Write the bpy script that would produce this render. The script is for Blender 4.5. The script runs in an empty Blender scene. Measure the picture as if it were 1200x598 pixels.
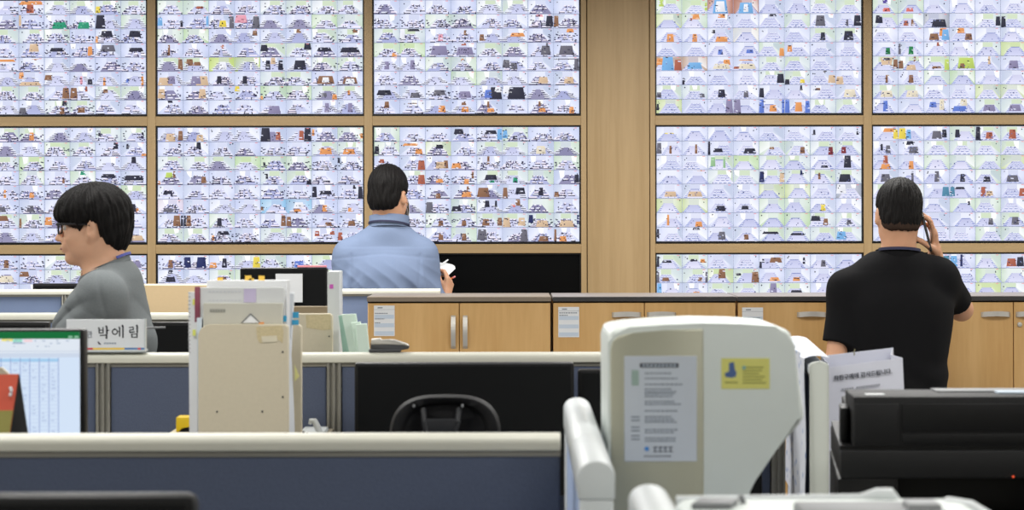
import bpy, bmesh, math, random
import numpy as np
from mathutils import Vector, Matrix, Euler

# ------------------------------------------------------------------ camera, light, exposure
S = bpy.context.scene
COL = S.collection
F = 2300.0            # focal length in pixels of the 1200 px wide frame
HZ = 260.0            # image row of the horizon
CZ = 1.54             # eye height
cam = bpy.data.cameras.new('camera'); camo = bpy.data.objects.new('camera', cam); COL.objects.link(camo)
camo.location = (0, 0, CZ); camo.rotation_euler = (math.pi/2, math.radians(0.1), 0)
cam.sensor_width = 36; cam.lens = F/1200*36
cam.shift_y = -(299-HZ)/1200
cam.dof.use_dof = True; cam.dof.focus_distance = 8.7; cam.dof.aperture_fstop = 9.0
cam.clip_end = 60
S.camera = camo
S.view_settings.view_transform = 'Standard'; S.view_settings.look = 'None'
S.view_settings.exposure = 0.0; S.view_settings.gamma = 1.0; S.view_settings.use_curve_mapping = False
w = bpy.data.worlds.new('world'); S.world = w; w.use_nodes = True
w.node_tree.nodes['Background'].inputs[0].default_value = (0.8, 0.86, 0.95, 1)
w.node_tree.nodes['Background'].inputs[1].default_value = 0.25
LAMP_POWER = {0.6: 21, 3.2: 28, 5.8: 37, 8.3: 54}
for lx in (-3.6, -1.2, 1.2, 3.6):
    for ly in (0.6, 3.2, 5.8, 8.3):
        l = bpy.data.lights.new('ceiling_lamp', 'AREA'); l.shape = 'RECTANGLE'; l.size = 1.3; l.size_y = 0.5
        l.energy = LAMP_POWER[ly]; l.color = (1.0, 0.985, 0.95)
        lo = bpy.data.objects.new('ceiling_lamp', l); COL.objects.link(lo); lo.location = (lx, ly, 2.83)

def P(px, py, d):
    return Vector(((px-600)*d/F, d, CZ-(py-HZ)*d/F))
def X(px, d): return (px-600)*d/F
def Z(py, d): return CZ-(py-HZ)*d/F

# ------------------------------------------------------------------ materials
def lin(c):
    out = []
    for v in c[:3]:
        v /= 255.0
        out.append(v/12.92 if v <= 0.04045 else ((v+0.055)/1.055)**2.4)
    return tuple(out)+(1.0,)

MATS = {}
def mat(name, rgb, rough=0.6, metal=0.0, var=0.06, scale=40.0, stretch=(1, 1, 1), bump=0.0, bscale=None, spec=0.5, sheen=0.0, sss=0.0):
    if name in MATS: return MATS[name]
    m = bpy.data.materials.new(name); m.use_nodes = True
    nt = m.node_tree; N = nt.nodes; L = nt.links
    b = N['Principled BSDF']
    b.inputs['Roughness'].default_value = rough; b.inputs['Metallic'].default_value = metal
    b.inputs['Specular IOR Level'].default_value = spec
    if sheen: b.inputs['Sheen Weight'].default_value = sheen
    if sss:
        b.inputs['Subsurface Weight'].default_value = sss; b.inputs['Subsurface Radius'].default_value = (0.012, 0.005, 0.003); b.inputs['Subsurface Scale'].default_value = 1.0
    tc = N.new('ShaderNodeTexCoord'); mp = N.new('ShaderNodeMapping'); mp.inputs['Scale'].default_value = stretch
    no = N.new('ShaderNodeTexNoise'); no.inputs['Scale'].default_value = scale; no.inputs['Detail'].default_value = 4
    L.new(tc.outputs['Object'], mp.inputs['Vector']); L.new(mp.outputs['Vector'], no.inputs['Vector'])
    mx = N.new('ShaderNodeMix'); mx.data_type = 'RGBA'
    c = lin(rgb)
    mx.inputs[6].default_value = tuple(v*(1-var) for v in c[:3])+(1,)
    mx.inputs[7].default_value = tuple(min(1, v*(1+var)) for v in c[:3])+(1,)
    L.new(no.outputs['Fac'], mx.inputs[0]); L.new(mx.outputs[2], b.inputs['Base Color'])
    if bump:
        n2 = no
        if bscale:
            n2 = N.new('ShaderNodeTexNoise'); n2.inputs['Scale'].default_value = bscale; n2.inputs['Detail'].default_value = 3
            L.new(mp.outputs['Vector'], n2.inputs['Vector'])
        bp = N.new('ShaderNodeBump'); bp.inputs['Strength'].default_value = bump; bp.inputs['Distance'].default_value = 0.002
        L.new(n2.outputs['Fac'], bp.inputs['Height']); L.new(bp.outputs['Normal'], b.inputs['Normal'])
    MATS[name] = m
    return m

def wood(name, rgb, rgb2, rough=0.45, sc=(14, 14, 0.9), fine=9.0):
    if name in MATS: return MATS[name]
    m = bpy.data.materials.new(name); m.use_nodes = True
    nt = m.node_tree; N = nt.nodes; L = nt.links; b = N['Principled BSDF']
    b.inputs['Roughness'].default_value = rough
    tc = N.new('ShaderNodeTexCoord'); mp = N.new('ShaderNodeMapping'); mp.inputs['Scale'].default_value = sc
    L.new(tc.outputs['Object'], mp.inputs['Vector'])
    n1 = N.new('ShaderNodeTexNoise'); n1.inputs['Scale'].default_value = 1.0; n1.inputs['Detail'].default_value = 6; n1.inputs['Distortion'].default_value = 0.4
    n2 = N.new('ShaderNodeTexNoise'); n2.inputs['Scale'].default_value = fine; n2.inputs['Detail'].default_value = 3
    L.new(mp.outputs['Vector'], n1.inputs['Vector']); L.new(mp.outputs['Vector'], n2.inputs['Vector'])
    ad = N.new('ShaderNodeMath'); ad.operation = 'MULTIPLY_ADD'; ad.inputs[1].default_value = 0.35
    L.new(n2.outputs['Fac'], ad.inputs[0]); 
    ml = N.new('ShaderNodeMath'); ml.operation = 'MULTIPLY'; ml.inputs[1].default_value = 0.65
    L.new(n1.outputs['Fac'], ml.inputs[0]); L.new(ml.outputs[0], ad.inputs[2])
    r = N.new('ShaderNodeValToRGB'); r.color_ramp.elements[0].position = 0.36; r.color_ramp.elements[1].position = 0.64
    r.color_ramp.elements[0].color = lin(rgb2); r.color_ramp.elements[1].color = lin(rgb)
    L.new(ad.outputs[0], r.inputs[0]); L.new(r.outputs[0], b.inputs['Base Color'])
    MATS[name] = m
    return m

def emit_attr(name, strength):
    if name in MATS: return MATS[name]
    m = bpy.data.materials.new(name); m.use_nodes = True
    nt = m.node_tree; N = nt.nodes; L = nt.links
    N.remove(N['Principled BSDF'])
    e = N.new('ShaderNodeEmission'); a = N.new('ShaderNodeVertexColor'); a.layer_name = 'Col'
    e.inputs[1].default_value = strength
    L.new(a.outputs[0], e.inputs[0]); L.new(e.outputs[0], N['Material Output'].inputs[0])
    MATS[name] = m
    return m

# ------------------------------------------------------------------ objects
ROOT = {}
def tag(o, label=None, cat=None, group=None, kind=None):
    if label: o['label'] = label
    if cat: o['category'] = cat
    if group: o['group'] = group
    if kind: o['kind'] = kind
    return o
def thing(name, label, cat, loc=(0, 0, 0), rotz=0.0, group=None):
    o = bpy.data.objects.new(name, None); COL.objects.link(o); o.empty_display_size = 0.1
    o.location = loc; o.rotation_euler = (0, 0, rotz)
    ROOT[o] = Matrix.Translation(Vector(loc)) @ Matrix.Rotation(rotz, 4, 'Z')
    return tag(o, label, cat, group)
def rootmat(o):
    while o.parent is not None: o = o.parent
    return ROOT.get(o, Matrix.Translation(o.location))
def link_mesh(name, me, m, parent=None, local=False, loc=None):
    o = bpy.data.objects.new(name, me); COL.objects.link(o)
    if isinstance(m, (list, tuple)):
        for q in m: me.materials.append(q)
    else: me.materials.append(m)
    if parent is not None:
        o.parent = parent
        if not local: me.transform(rootmat(parent).inverted())
    elif loc is not None:
        o.location = loc; me.transform(Matrix.Translation(-Vector(loc)))
    return o

class B:
    def __init__(s): s.bm = bmesh.new(); s.mi = 0
    def _tag(s, n0):
        if s.mi:
            s.bm.faces.ensure_lookup_table()
            for f in s.bm.faces[n0:]: f.material_index = s.mi
    def box(s, c, sz, rot=None, bev=0.0, seg=2):
        n0 = len(s.bm.faces)
        M = Matrix.Translation(Vector(c))
        if rot is not None: M = M @ (rot if isinstance(rot, Matrix) else Euler(rot).to_matrix().to_4x4())
        M = M @ Matrix.Diagonal((sz[0], sz[1], sz[2], 1))
        g = bmesh.ops.create_cube(s.bm, size=1, matrix=M)
        if bev > 0:
            es = set(e for v in g['verts'] for e in v.link_edges)
            bmesh.ops.bevel(s.bm, geom=list(es), offset=min(bev, min(sz)*0.49), segments=seg, affect='EDGES', profile=0.5)
        s._tag(n0); return s
    def bx(s, x0, x1, y0, y1, z0, z1, bev=0.0, seg=2):
        return s.box(((x0+x1)/2, (y0+y1)/2, (z0+z1)/2), (abs(x1-x0), abs(y1-y0), abs(z1-z0)), None, bev, seg)
    def cyl(s, a, b, r0, r1=None, n=20, bev=0.0):
        n0 = len(s.bm.faces)
        a = Vector(a); b = Vector(b); d = b-a; r1 = r0 if r1 is None else r1
        M = Matrix.Translation((a+b)/2) @ d.to_track_quat('Z', 'Y').to_matrix().to_4x4()
        g = bmesh.ops.create_cone(s.bm, cap_ends=True, cap_tris=False, segments=n, radius1=r0, radius2=r1, depth=d.length, matrix=M)
        if bev:
            es = set(e for v in g['verts'] for e in v.link_edges if len(e.link_faces) == 2 and e.calc_face_angle(0) > 1.0)
            bmesh.ops.bevel(s.bm, geom=list(es), offset=bev, segments=2, affect='EDGES', profile=0.5)
        s._tag(n0); return s
    def sph(s, c, r, n=16, rot=None):
        n0 = len(s.bm.faces)
        r = (r, r, r) if isinstance(r, (int, float)) else r
        M = Matrix.Translation(Vector(c)) @ (rot if rot is not None else Matrix.Identity(4)) @ Matrix.Diagonal((r[0], r[1], r[2], 1))
        bmesh.ops.create_uvsphere(s.bm, u_segments=n, v_segments=max(6, n//2), radius=1, matrix=M)
        s._tag(n0); return s
    def tube(s, pts, r, n=10, closed=False):
        n0 = len(s.bm.faces)
        pts = [Vector(p) for p in pts]; rings = []; k = len(pts)
        rr = r if isinstance(r, (list, tuple)) else [r]*k
        up = Vector((0.13, 0.21, 0.97))
        for i, p in enumerate(pts):
            if closed: t = pts[(i+1) % k]-pts[i-1]
            else: t = pts[min(i+1, k-1)]-pts[max(i-1, 0)]
            t.normalize(); u = t.cross(up)
            if u.length < 1e-3: u = t.cross(Vector((1, 0, 0)))
            u.normalize(); v = t.cross(u)
            rings.append([s.bm.verts.new(p+(u*math.cos(2*math.pi*j/n)+v*math.sin(2*math.pi*j/n))*rr[i]) for j in range(n)])
        for i in range(k if closed else k-1):
            a, b = rings[i], rings[(i+1) % k]
            for j in range(n): s.bm.faces.new((a[j], a[(j+1) % n], b[(j+1) % n], b[j]))
        if not closed:
            s.bm.faces.new(rings[0]); s.bm.faces.new(rings[-1])
        s._tag(n0); return s
    def prism(s, poly, vec, bev=0.0, seg=2):
        n0 = len(s.bm.faces)
        vec = Vector(vec); a = [s.bm.verts.new(Vector(p)) for p in poly]; b = [s.bm.verts.new(Vector(p)+vec) for p in poly]
        n = len(a)
        fs = [s.bm.faces.new(a), s.bm.faces.new(list(reversed(b)))]
        for i in range(n): fs.append(s.bm.faces.new((a[i], b[i], b[(i+1) % n], a[(i+1) % n])))
        if bev:
            es = set(e for f in fs for e in f.edges)
            bmesh.ops.bevel(s.bm, geom=list(es), offset=bev, segments=seg, affect='EDGES', profile=0.5)
        s._tag(n0); return s
    def face(s, pts):
        n0 = len(s.bm.faces)
        s.bm.faces.new([s.bm.verts.new(Vector(p)) for p in pts]); s._tag(n0); return s
    def grid(s, fn, nu, nv, thick=None):
        n0 = len(s.bm.faces)
        V = [[s.bm.verts.new(Vector(fn(i/nu, j/nv))) for j in range(nv+1)] for i in range(nu+1)]
        for i in range(nu):
            for j in range(nv): s.bm.faces.new((V[i][j], V[i+1][j], V[i+1][j+1], V[i][j+1]))
        if thick:
            s.bm.normal_update()
            bmesh.ops.solidify(s.bm, geom=s.bm.faces[n0:], thickness=thick)
        s._tag(n0); return s
    def text(s, body, c, size, plane='front', depth=0.0004, rot=None, align='CENTER', bold=0.0):
        cu = bpy.data.curves.new('t', 'FONT'); cu.body = body; cu.size = size; cu.align_x = align; cu.align_y = 'CENTER'; cu.extrude = depth; cu.offset = bold
        o = bpy.data.objects.new('t', cu); COL.objects.link(o)
        dg = bpy.context.evaluated_depsgraph_get(); me = bpy.data.meshes.new_from_object(o.evaluated_get(dg))
        M = Matrix.Translation(Vector(c)) @ (rot if rot is not None else Matrix.Identity(4)) @ Matrix.Rotation(math.pi/2, 4, 'X')
        me.transform(M); n0 = len(s.bm.faces); s.bm.from_mesh(me); s.bm.faces.ensure_lookup_table()
        bpy.data.objects.remove(o); bpy.data.curves.remove(cu); bpy.data.meshes.remove(me)
        for f in s.bm.faces[n0:]: f.material_index = s.mi
        return s
    def go(s, name, m, parent=None, local=False, loc=None, angle=40, fix=True):
        if fix: bmesh.ops.recalc_face_normals(s.bm, faces=s.bm.faces)
        me = bpy.data.meshes.new(name); s.bm.to_mesh(me); s.bm.free()
        me.polygons.foreach_set('use_smooth', [True]*len(me.polygons))
        me.set_sharp_from_angle(angle=math.radians(angle))
        return link_mesh(name, me, m, parent, local, loc)

RZ = lambda a: Matrix.Rotation(a, 4, 'Z')
RY = lambda a: Matrix.Rotation(a, 4, 'Y')
RX = lambda a: Matrix.Rotation(a, 4, 'X')

# palette
M_WALLWOOD = wood('oak_wall_veneer', (172, 146, 106), (158, 132, 92), 0.5, (11, 11, 0.5), 8)
M_CABWOOD = wood('beech_cabinet_laminate', (214, 174, 116), (200, 157, 98), 0.38, (9, 9, 0.8), 7)
M_BOARD = mat('beige_board', (206, 196, 172), 0.6, var=0.05, scale=120)
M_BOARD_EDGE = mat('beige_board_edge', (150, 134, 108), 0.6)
M_RAIL = mat('offwhite_rail', (206, 205, 192), 0.42, var=0.02)
M_CAP = mat('white_plastic_cap', (208, 213, 214), 0.4, var=0.02)
M_ALU = mat('aluminium_post', (142, 140, 132), 0.4, 0.35, var=0.03)
M_NAVY = mat('navy_fabric', (85, 93, 113), 0.95, var=0.16, scale=260, bump=0.4, spec=0.1)
M_BLUEGREY_LIT = mat('bluegrey_fabric_lit', (108, 122, 150), 0.95, var=0.12, scale=260, bump=0.4, spec=0.1)  # lighter tone than navy stands in for stronger light on the far dividers
M_BLACK = mat('black_plastic', (16, 16, 17), 0.42, var=0.1, spec=0.25)
M_BLACKM = mat('black_matte_plastic', (27, 27, 28), 0.55, var=0.12, scale=300, bump=0.15, spec=0.25)
M_DARKDESK = mat('dark_desktop_screen', (19, 20, 21), 0.4, var=0.03, spec=0.15)
M_SCREENOFF = mat('dark_screen', (6, 7, 8), 0.35, var=0.02, spec=0.08)
M_GREY = mat('grey_plastic', (120, 122, 124), 0.5)
M_DGREY = mat('dark_grey_plastic', (62, 63, 66), 0.5)
M_WHITEP = mat('white_machine_plastic', (218, 225, 221), 0.45, var=0.02)
M_BEIGEP = mat('beige_machine_plastic', (178, 177, 157), 0.5, var=0.02)
M_PAPER = mat('white_paper', (226, 228, 230), 0.8, var=0.02)
M_PAPERBLUE = mat('pale_blue_paper', (196, 208, 222), 0.8, var=0.02)
M_STEEL = mat('brushed_steel', (196, 193, 186), 0.4, 0.35, var=0.05, scale=200)
M_DESK = mat('grey_desk_laminate', (180, 178, 172), 0.5, var=0.03)
M_INK = mat('dark_ink', (34, 38, 48), 0.8)
M_INKGREY = mat('grey_ink', (130, 136, 146), 0.8)
M_YELLOW = mat('yellow_plastic', (232, 196, 22), 0.5)
M_TABY = mat('yellow_sticky_tab', (244, 200, 84), 0.7)
M_TABB = mat('blue_sticky_tab', (64, 168, 214), 0.7)
M_ORANGE = mat('orange_tab', (232, 150, 72), 0.7)
M_GREENPAPER = mat('pale_green_paper', (208, 226, 213), 0.8, var=0.03)
M_GREENSHADE = mat('green_paper_shade', (160, 194, 178), 0.8, var=0.05)  # darker copy of the pale green, shade put into the rear envelopes
M_RED = mat('red_print', (206, 86, 62), 0.6)
M_SKIN = mat('skin', (224, 174, 142), 0.5, var=0.05, scale=60, sss=0.12)
M_SKIN2 = mat('skin_tan', (204, 154, 122), 0.5, var=0.05, scale=60, sss=0.12)
M_HAIR = mat('black_hair', (17, 15, 15), 0.62, var=0.5, scale=12, stretch=(26, 26, 3), bump=1.0, spec=0.16)
M_FADE = mat('cropped_hair', (56, 43, 36), 0.8, var=0.35, scale=420, spec=0.1)

# ------------------------------------------------------------------ room shell
b = B(); b.bx(-6, 6, -1.6, 10.2, -0.1, 0); tag(b.go('floor', mat('grey_carpet_tile', (120, 120, 122), 0.95, var=0.15, scale=200, bump=0.3)), kind='structure')
b = B(); b.bx(-6, 6, -1.6, 10.2, 2.9, 3.0); tag(b.go('ceiling', mat('white_ceiling_tile', (236, 236, 232), 0.9, var=0.02)), kind='structure')
M_WALLP = mat('offwhite_wall_paint', (222, 220, 212), 0.8, var=0.02)
b = B(); b.bx(-6.1, -6, -1.6, 10.2, 0, 2.9); tag(b.go('wall_left', M_WALLP), kind='structure')
b = B(); b.bx(6, 6.1, -1.6, 10.2, 0, 2.9); tag(b.go('wall_right', M_WALLP), kind='structure')
b = B(); b.bx(-6, 6, -1.7, -1.6, 0, 2.9); tag(b.go('wall_front', M_WALLP), kind='structure')
# video wall: oak veneer lattice at ten metres
WD = 10.0
cols = [(-70.5, 172.7), (182.3, 427), (436.5, 681), (768, 1012.3), (1022, 1266.3)]
rows = [(-2.5, 135.8), (147, 286.2), (297, 435.5)]
cx = [(X(a, WD), X(c, WD)) for a, c in cols]; rz = [(Z(c, WD), Z(a, WD)) for a, c in rows]
b = B()
b.bx(-6, 6, WD+0.13, WD+0.2, 0, 2.9)
xs = [-6]+[v for p in cx for v in p]+[6]
vert = [(xs[0], xs[1]), (xs[2], xs[3]), (xs[4], xs[5]), (xs[8], xs[9]), (xs[10], xs[11])]
for x0, x1 in vert: b.bx(x0, x1, WD, WD+0.13, 0, 2.9, 0.0015, 1)
xa, xb = X(688.5, WD), X(761, WD)
b.bx(xs[6], xa-0.004, WD, WD+0.13, 0, 2.9, 0.0015, 1); b.bx(xb+0.004, xs[7], WD, WD+0.13, 0, 2.9, 0.0015, 1)
tag(b.go('wall_back', M_WALLWOOD), kind='structure')
b = B(); b.bx(xa, xb, WD-0.004, WD+0.13, 0, 2.9, 0.002, 1); tag(b.go('trim_1', M_WALLWOOD), kind='structure')
b = B(); zs = [0]+[v for p in reversed(rz) for v in p]+[2.9]
for (x0, x1) in cx:
    for k in range(0, len(zs), 2): b.bx(x0, x1, WD+0.0015, WD+0.13, zs[k], zs[k+1], 0.0015, 1)
M_BAND = wood('oak_band_veneer', (168, 142, 102), (156, 130, 91), 0.5, (0.5, 11, 11), 8)
tag(b.go('trim_2', M_BAND), kind='structure')

# ------------------------------------------------------------------ CCTV monitors
CC = dict(o=(236, 150, 78), b=(136, 92, 62), k=(36, 36, 48), g=(34, 150, 104), y=(240, 214, 66), l=(192, 216, 92), p=(240, 160, 176),
          u=(112, 176, 232), U=(86, 116, 208), r=(172, 86, 60), t=(222, 188, 148), w=(248, 249, 254), m=(96, 94, 104), M=(136, 128, 164),
          N=(28, 36, 84), D=(122, 40, 44), T=(70, 130, 160), e=(30, 120, 60), R=(224, 108, 96), V=(78, 60, 150), G=(150, 196, 140), c=(238, 226, 196))
TT = dict(G=(208, 228, 200), H=(192, 222, 164), L=(192, 216, 88), E=(206, 222, 150), R=(172, 92, 62), m=(150, 154, 168), p=(232, 214, 232), u=(120, 186, 232), b=(190, 150, 120), c=(244, 236, 222), w=(238, 240, 252))
ACC = {
(0,0): "03o00a3 03r6039 06y0429 13t0018 14g359a 15g358a 16k004a 17+G 24+G 26o051a 26k2176 27k3186 33t4086 34k2386 35o7299 36m2186 37k3396 42o0193 43o5181 43o858a 53t079a 53o0025 54b0236 55p4359 55k7599 56o344a 57o839a 57U2538 64b71a9 65b0139 65r6074 66b3255 73m053a 74k7094 74b658a 75b3569",
(0,1): "00+G 01+G 01r5486 10u0228 10k94a9 11u91a9 12y4479 12m81aa 13p0056 13m71aa 16+H 17+G 20+G 21+H 23b7195 25b4063 27b6083 30b4159 32r5164 34k0136 35k70a5 36k2386 37k1397 40b81a9 41b1146 41b4376 42+L 43+L 42w4379 43w6379 44k2249 44t4065 44k7299 45k3289 50t046a 51t53aa 50M4379 51M3379 52k3359 53k3359 56b2399 57b2489 56w4478 57w3579 60t0239 61t6299 63y0024 64+H 65+H 64o071a 66m4568 66o86aa 67o4357 70k4062 74M348a 76M5279 77M4269",
(0,2): "12+G 13+G 16p3062 16k71a9 17b0129 21w0028 21k3082 22p5479 23b5165 24b1439 25o3396 27o5083 30+G 30o779a 31+H 32M2299 33M2399 33r4062 36m5299 36m7084 37m2289 40M4369 41M4269 42+G 43+G 43o4153 45m0238 45m3469 47m01a2 47m81aa 53+H 54+G 56t4489 57t4489 60k1377 61m4589 62m3387 63M3489 64k51aa 64U3369 65k219a 65w0046 64w71a5 70b4166 71b3273 72o5489 73b4164 73o4579 74b4156 74o4679 76b4155 76o4679 77o658a",
(0,3): "00l1035 00+G 01l92a8 01+G 02+R 03+R 02u208a 03u228a 02w3179 03w4369 10+E 11+G 11r3245 11o4074 12o4073 14k4072 15+G 16m2169 17m4459 17k71a9 20o447a 21o446a 22k2134 22o368a 23+c 26k4369 27k3279 32U4569 33U5588 34+G 34o84aa 35o1237 40+b 40o0136 40r72aa 40u207a 41+b 41u2489 42o6296 42c2599 43r0739 43o2283 43c2599 51k051a 54k72a9 55k062a 55y6689 56m5062 56t73a9 57t043a 60m0529 61m7699 62k4379 63m4469 64k0229 65k6074 66b2244 67c3389 70+E 70k0318 72M70aa 73M003a 74U002a 74o4479 74U90aa 75U81aa 75U002a 75o4279",
(0,4): "00V4063 00R4679 01R3669 00+G 01+G 10k1147 11b5469 11r2549 12+m 12k349a 15k022a 14k82a9 22o6096 22u71a9 22b2469 23o3064 23b6499 30e5479 31e4369 31m0119 32r5063 35+E 40t3681 40b82a9 40k4173 41b0329 41t367a 41b6074 42l82aa 42+G 42b3779 43L 43l0 43l31a9 43b4569 44t5066 45M3379 50b5369 51b4369 52+G 53+H 60c3489 61c3489 64+E 65+E 70U4169 72U2256 72c6088 73U1579 73c4075 74M3489 75M3489",
(1,0): "03o4369 07k8397 06k1226 12k001a 14+G 16k7095 17k2135 17o88aa 23+H 23k7485 27k4065 33+G 34b7589 35+G 35g4063 36k2285 37k1397 44G 42o4359 43o4569 47+G 52m0559 53m3469 57k2369 57o6679 62b0165 63b031a 64o0238 77t2599 70r2345 76b5599",
(1,1): "00t347a 01t558a 00b82a9 04k004a 04r6389 05k70aa 05r5279 06o0116 07+G 07o94a8 10k8194 11k5075 16o3489 17o2579 20U5769 23+H 24+H 24k1427 25+G 27k0115 30l3165 30b6075 30o071a 31b7499 34k2236 35k86aa 40k2467 46k0129 47k6073 47k81aa 46k3487 50+p 50m2669 54+u 54b0518 55+u 55o3769 55w3276 56o4469 57o4669 60b6199 61b1139 60k91a9 61k0119 62+G 62k3359 64b81a9 65b0229 66b5689 67b4579 72o1529 72k3285 76r1236 76r7295 77r0329",
(1,2): "00+G 03k1155 04k3285 05u0228 04u81a9 05k4669 05+G 10k0329 10+G 11o1173 11o6599 12+E 12k4275 16c3379 17+G 20r2245 21r73aa 22b7399 22t4489 23o0549 24b4056 27+G 30r1239 31r73aa 32o4679 33b8196 33o567a 34g5779 34k3387 35g4569 36+G 37k83a9 42b466a 43o4589 43b6175 44b0259 45b022a 45k5297 46k4268 47b0529 52m023a 53k0549 53+G 54k3156 54k7186 55b5075 55R4456 56+G 62b5579 62+G 63b4569 63+G 64b2459 64b83a9 65t033a 65t6399 66t358a 66N0127 67t258a 67N91a8 72b5479 73b4469 73+G 74m0149 75m71aa 76b468a 77b011a 77o265a",
(1,3): "00y3475 06k1226 07k8396 10m0129 10b5369 11b5269 12k001a 12k2568 13k4599 14+G 14b4466 15+G 15b6489 16D749a 17D2449 22G1138 22G6179 23+H 26k4779 27k3069 30p0 31o6081 34N0129 35N6074 34t82a9 36b3247 37k1369 40t3589 41t2589 44+E 45+E 47+m 47w0047 50+E 51+E 52k3579 53k3568 54+G 55+G 56y4469 60o4159 61o568a 64+H 65+H 66k0246 66b5479 67m4569 70k0118 71k4072 72m4379 73b4569 74k1385 75k2486 77u0349",
(1,4): "00o4194 00y82a9 01y0139 01u3259 02k7298 02m3379 03k2248 03+G 04k002a 04r4479 05r3269 10k3247 10m5379 11k3063 11m4489 20r4066 20o367a 21o446a 22+G 23+G 24+G 25+E 30m3379 31m5169 32m4169 33k4369 34k3569 34+G 35m2479 42T72a9 43k2264 43T0229 44r2249 44t4579 45r73a9 53+G 53k7285 54+G 64m5479 65m4379 74+G 75+G",
(2,0): "02b4369 13b0145 15b4067 07M3489 12c2489",
(2,1): "00b4369 01N0139 01N5199 02o0539 02k5279 03+G 03y71a9 04+G 05U3479 06+G 10k4063 10k3579 12b3579 07m2389 13+G",
(2,3): "00k0119 00k2466 01o7396 01k3365 04k051a 04k1326 04b4296 05k7287 06m4469 10m011a 10b2659 11b6689 11m92aa 12b4077 12+E 13k1335 13b72aa 14o4689 15o3669 20u002a 21o4679 24M4079 25k2578",
(2,4): "02T71a9 03u0139 04+G 05r2369 03N4059 14+H 12k2279 15+G 24+E 05k6299",
}
M_TV = emit_attr('monitor_picture', 1.06)
def hexdig(ch): return 1.0 if ch == 'a' else int(ch)/10.0

class Pic:
    """flat picture made of coloured quads, drawn in layers a fraction of a millimetre apart"""
    def __init__(s, x0, z0, x1, z1, y): s.v = []; s.c = []; s.x0 = x0; s.z0 = z0; s.w = x1-x0; s.h = z1-z0; s.y = y; s.n = 0
    def q(s, pts, cols, layer):
        s.n += 1
        y = s.y-layer*0.00030-(s.n % 97)*0.0000022
        for (u, v), c in zip(pts, cols):
            s.v.append((s.x0+u*s.w, y, s.z0+(1-v)*s.h)); s.c.append(lin(c))
    def rect(s, u0, v0, u1, v1, c, layer): s.q([(u0, v0), (u0, v1), (u1, v1), (u1, v0)], [c]*4, layer)
    def go(s, name, m, parent):
        me = bpy.data.meshes.new(name); n = len(s.v)//4
        me.from_pydata(s.v, [], [(4*i, 4*i+1, 4*i+2, 4*i+3) for i in range(n)])
        ca = me.color_attributes.new('Col', 'FLOAT_COLOR', 'POINT')
        ca.data.foreach_set('color', np.array(s.c, dtype=np.float32).ravel())
        return link_mesh(name, me, m, parent)

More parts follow.
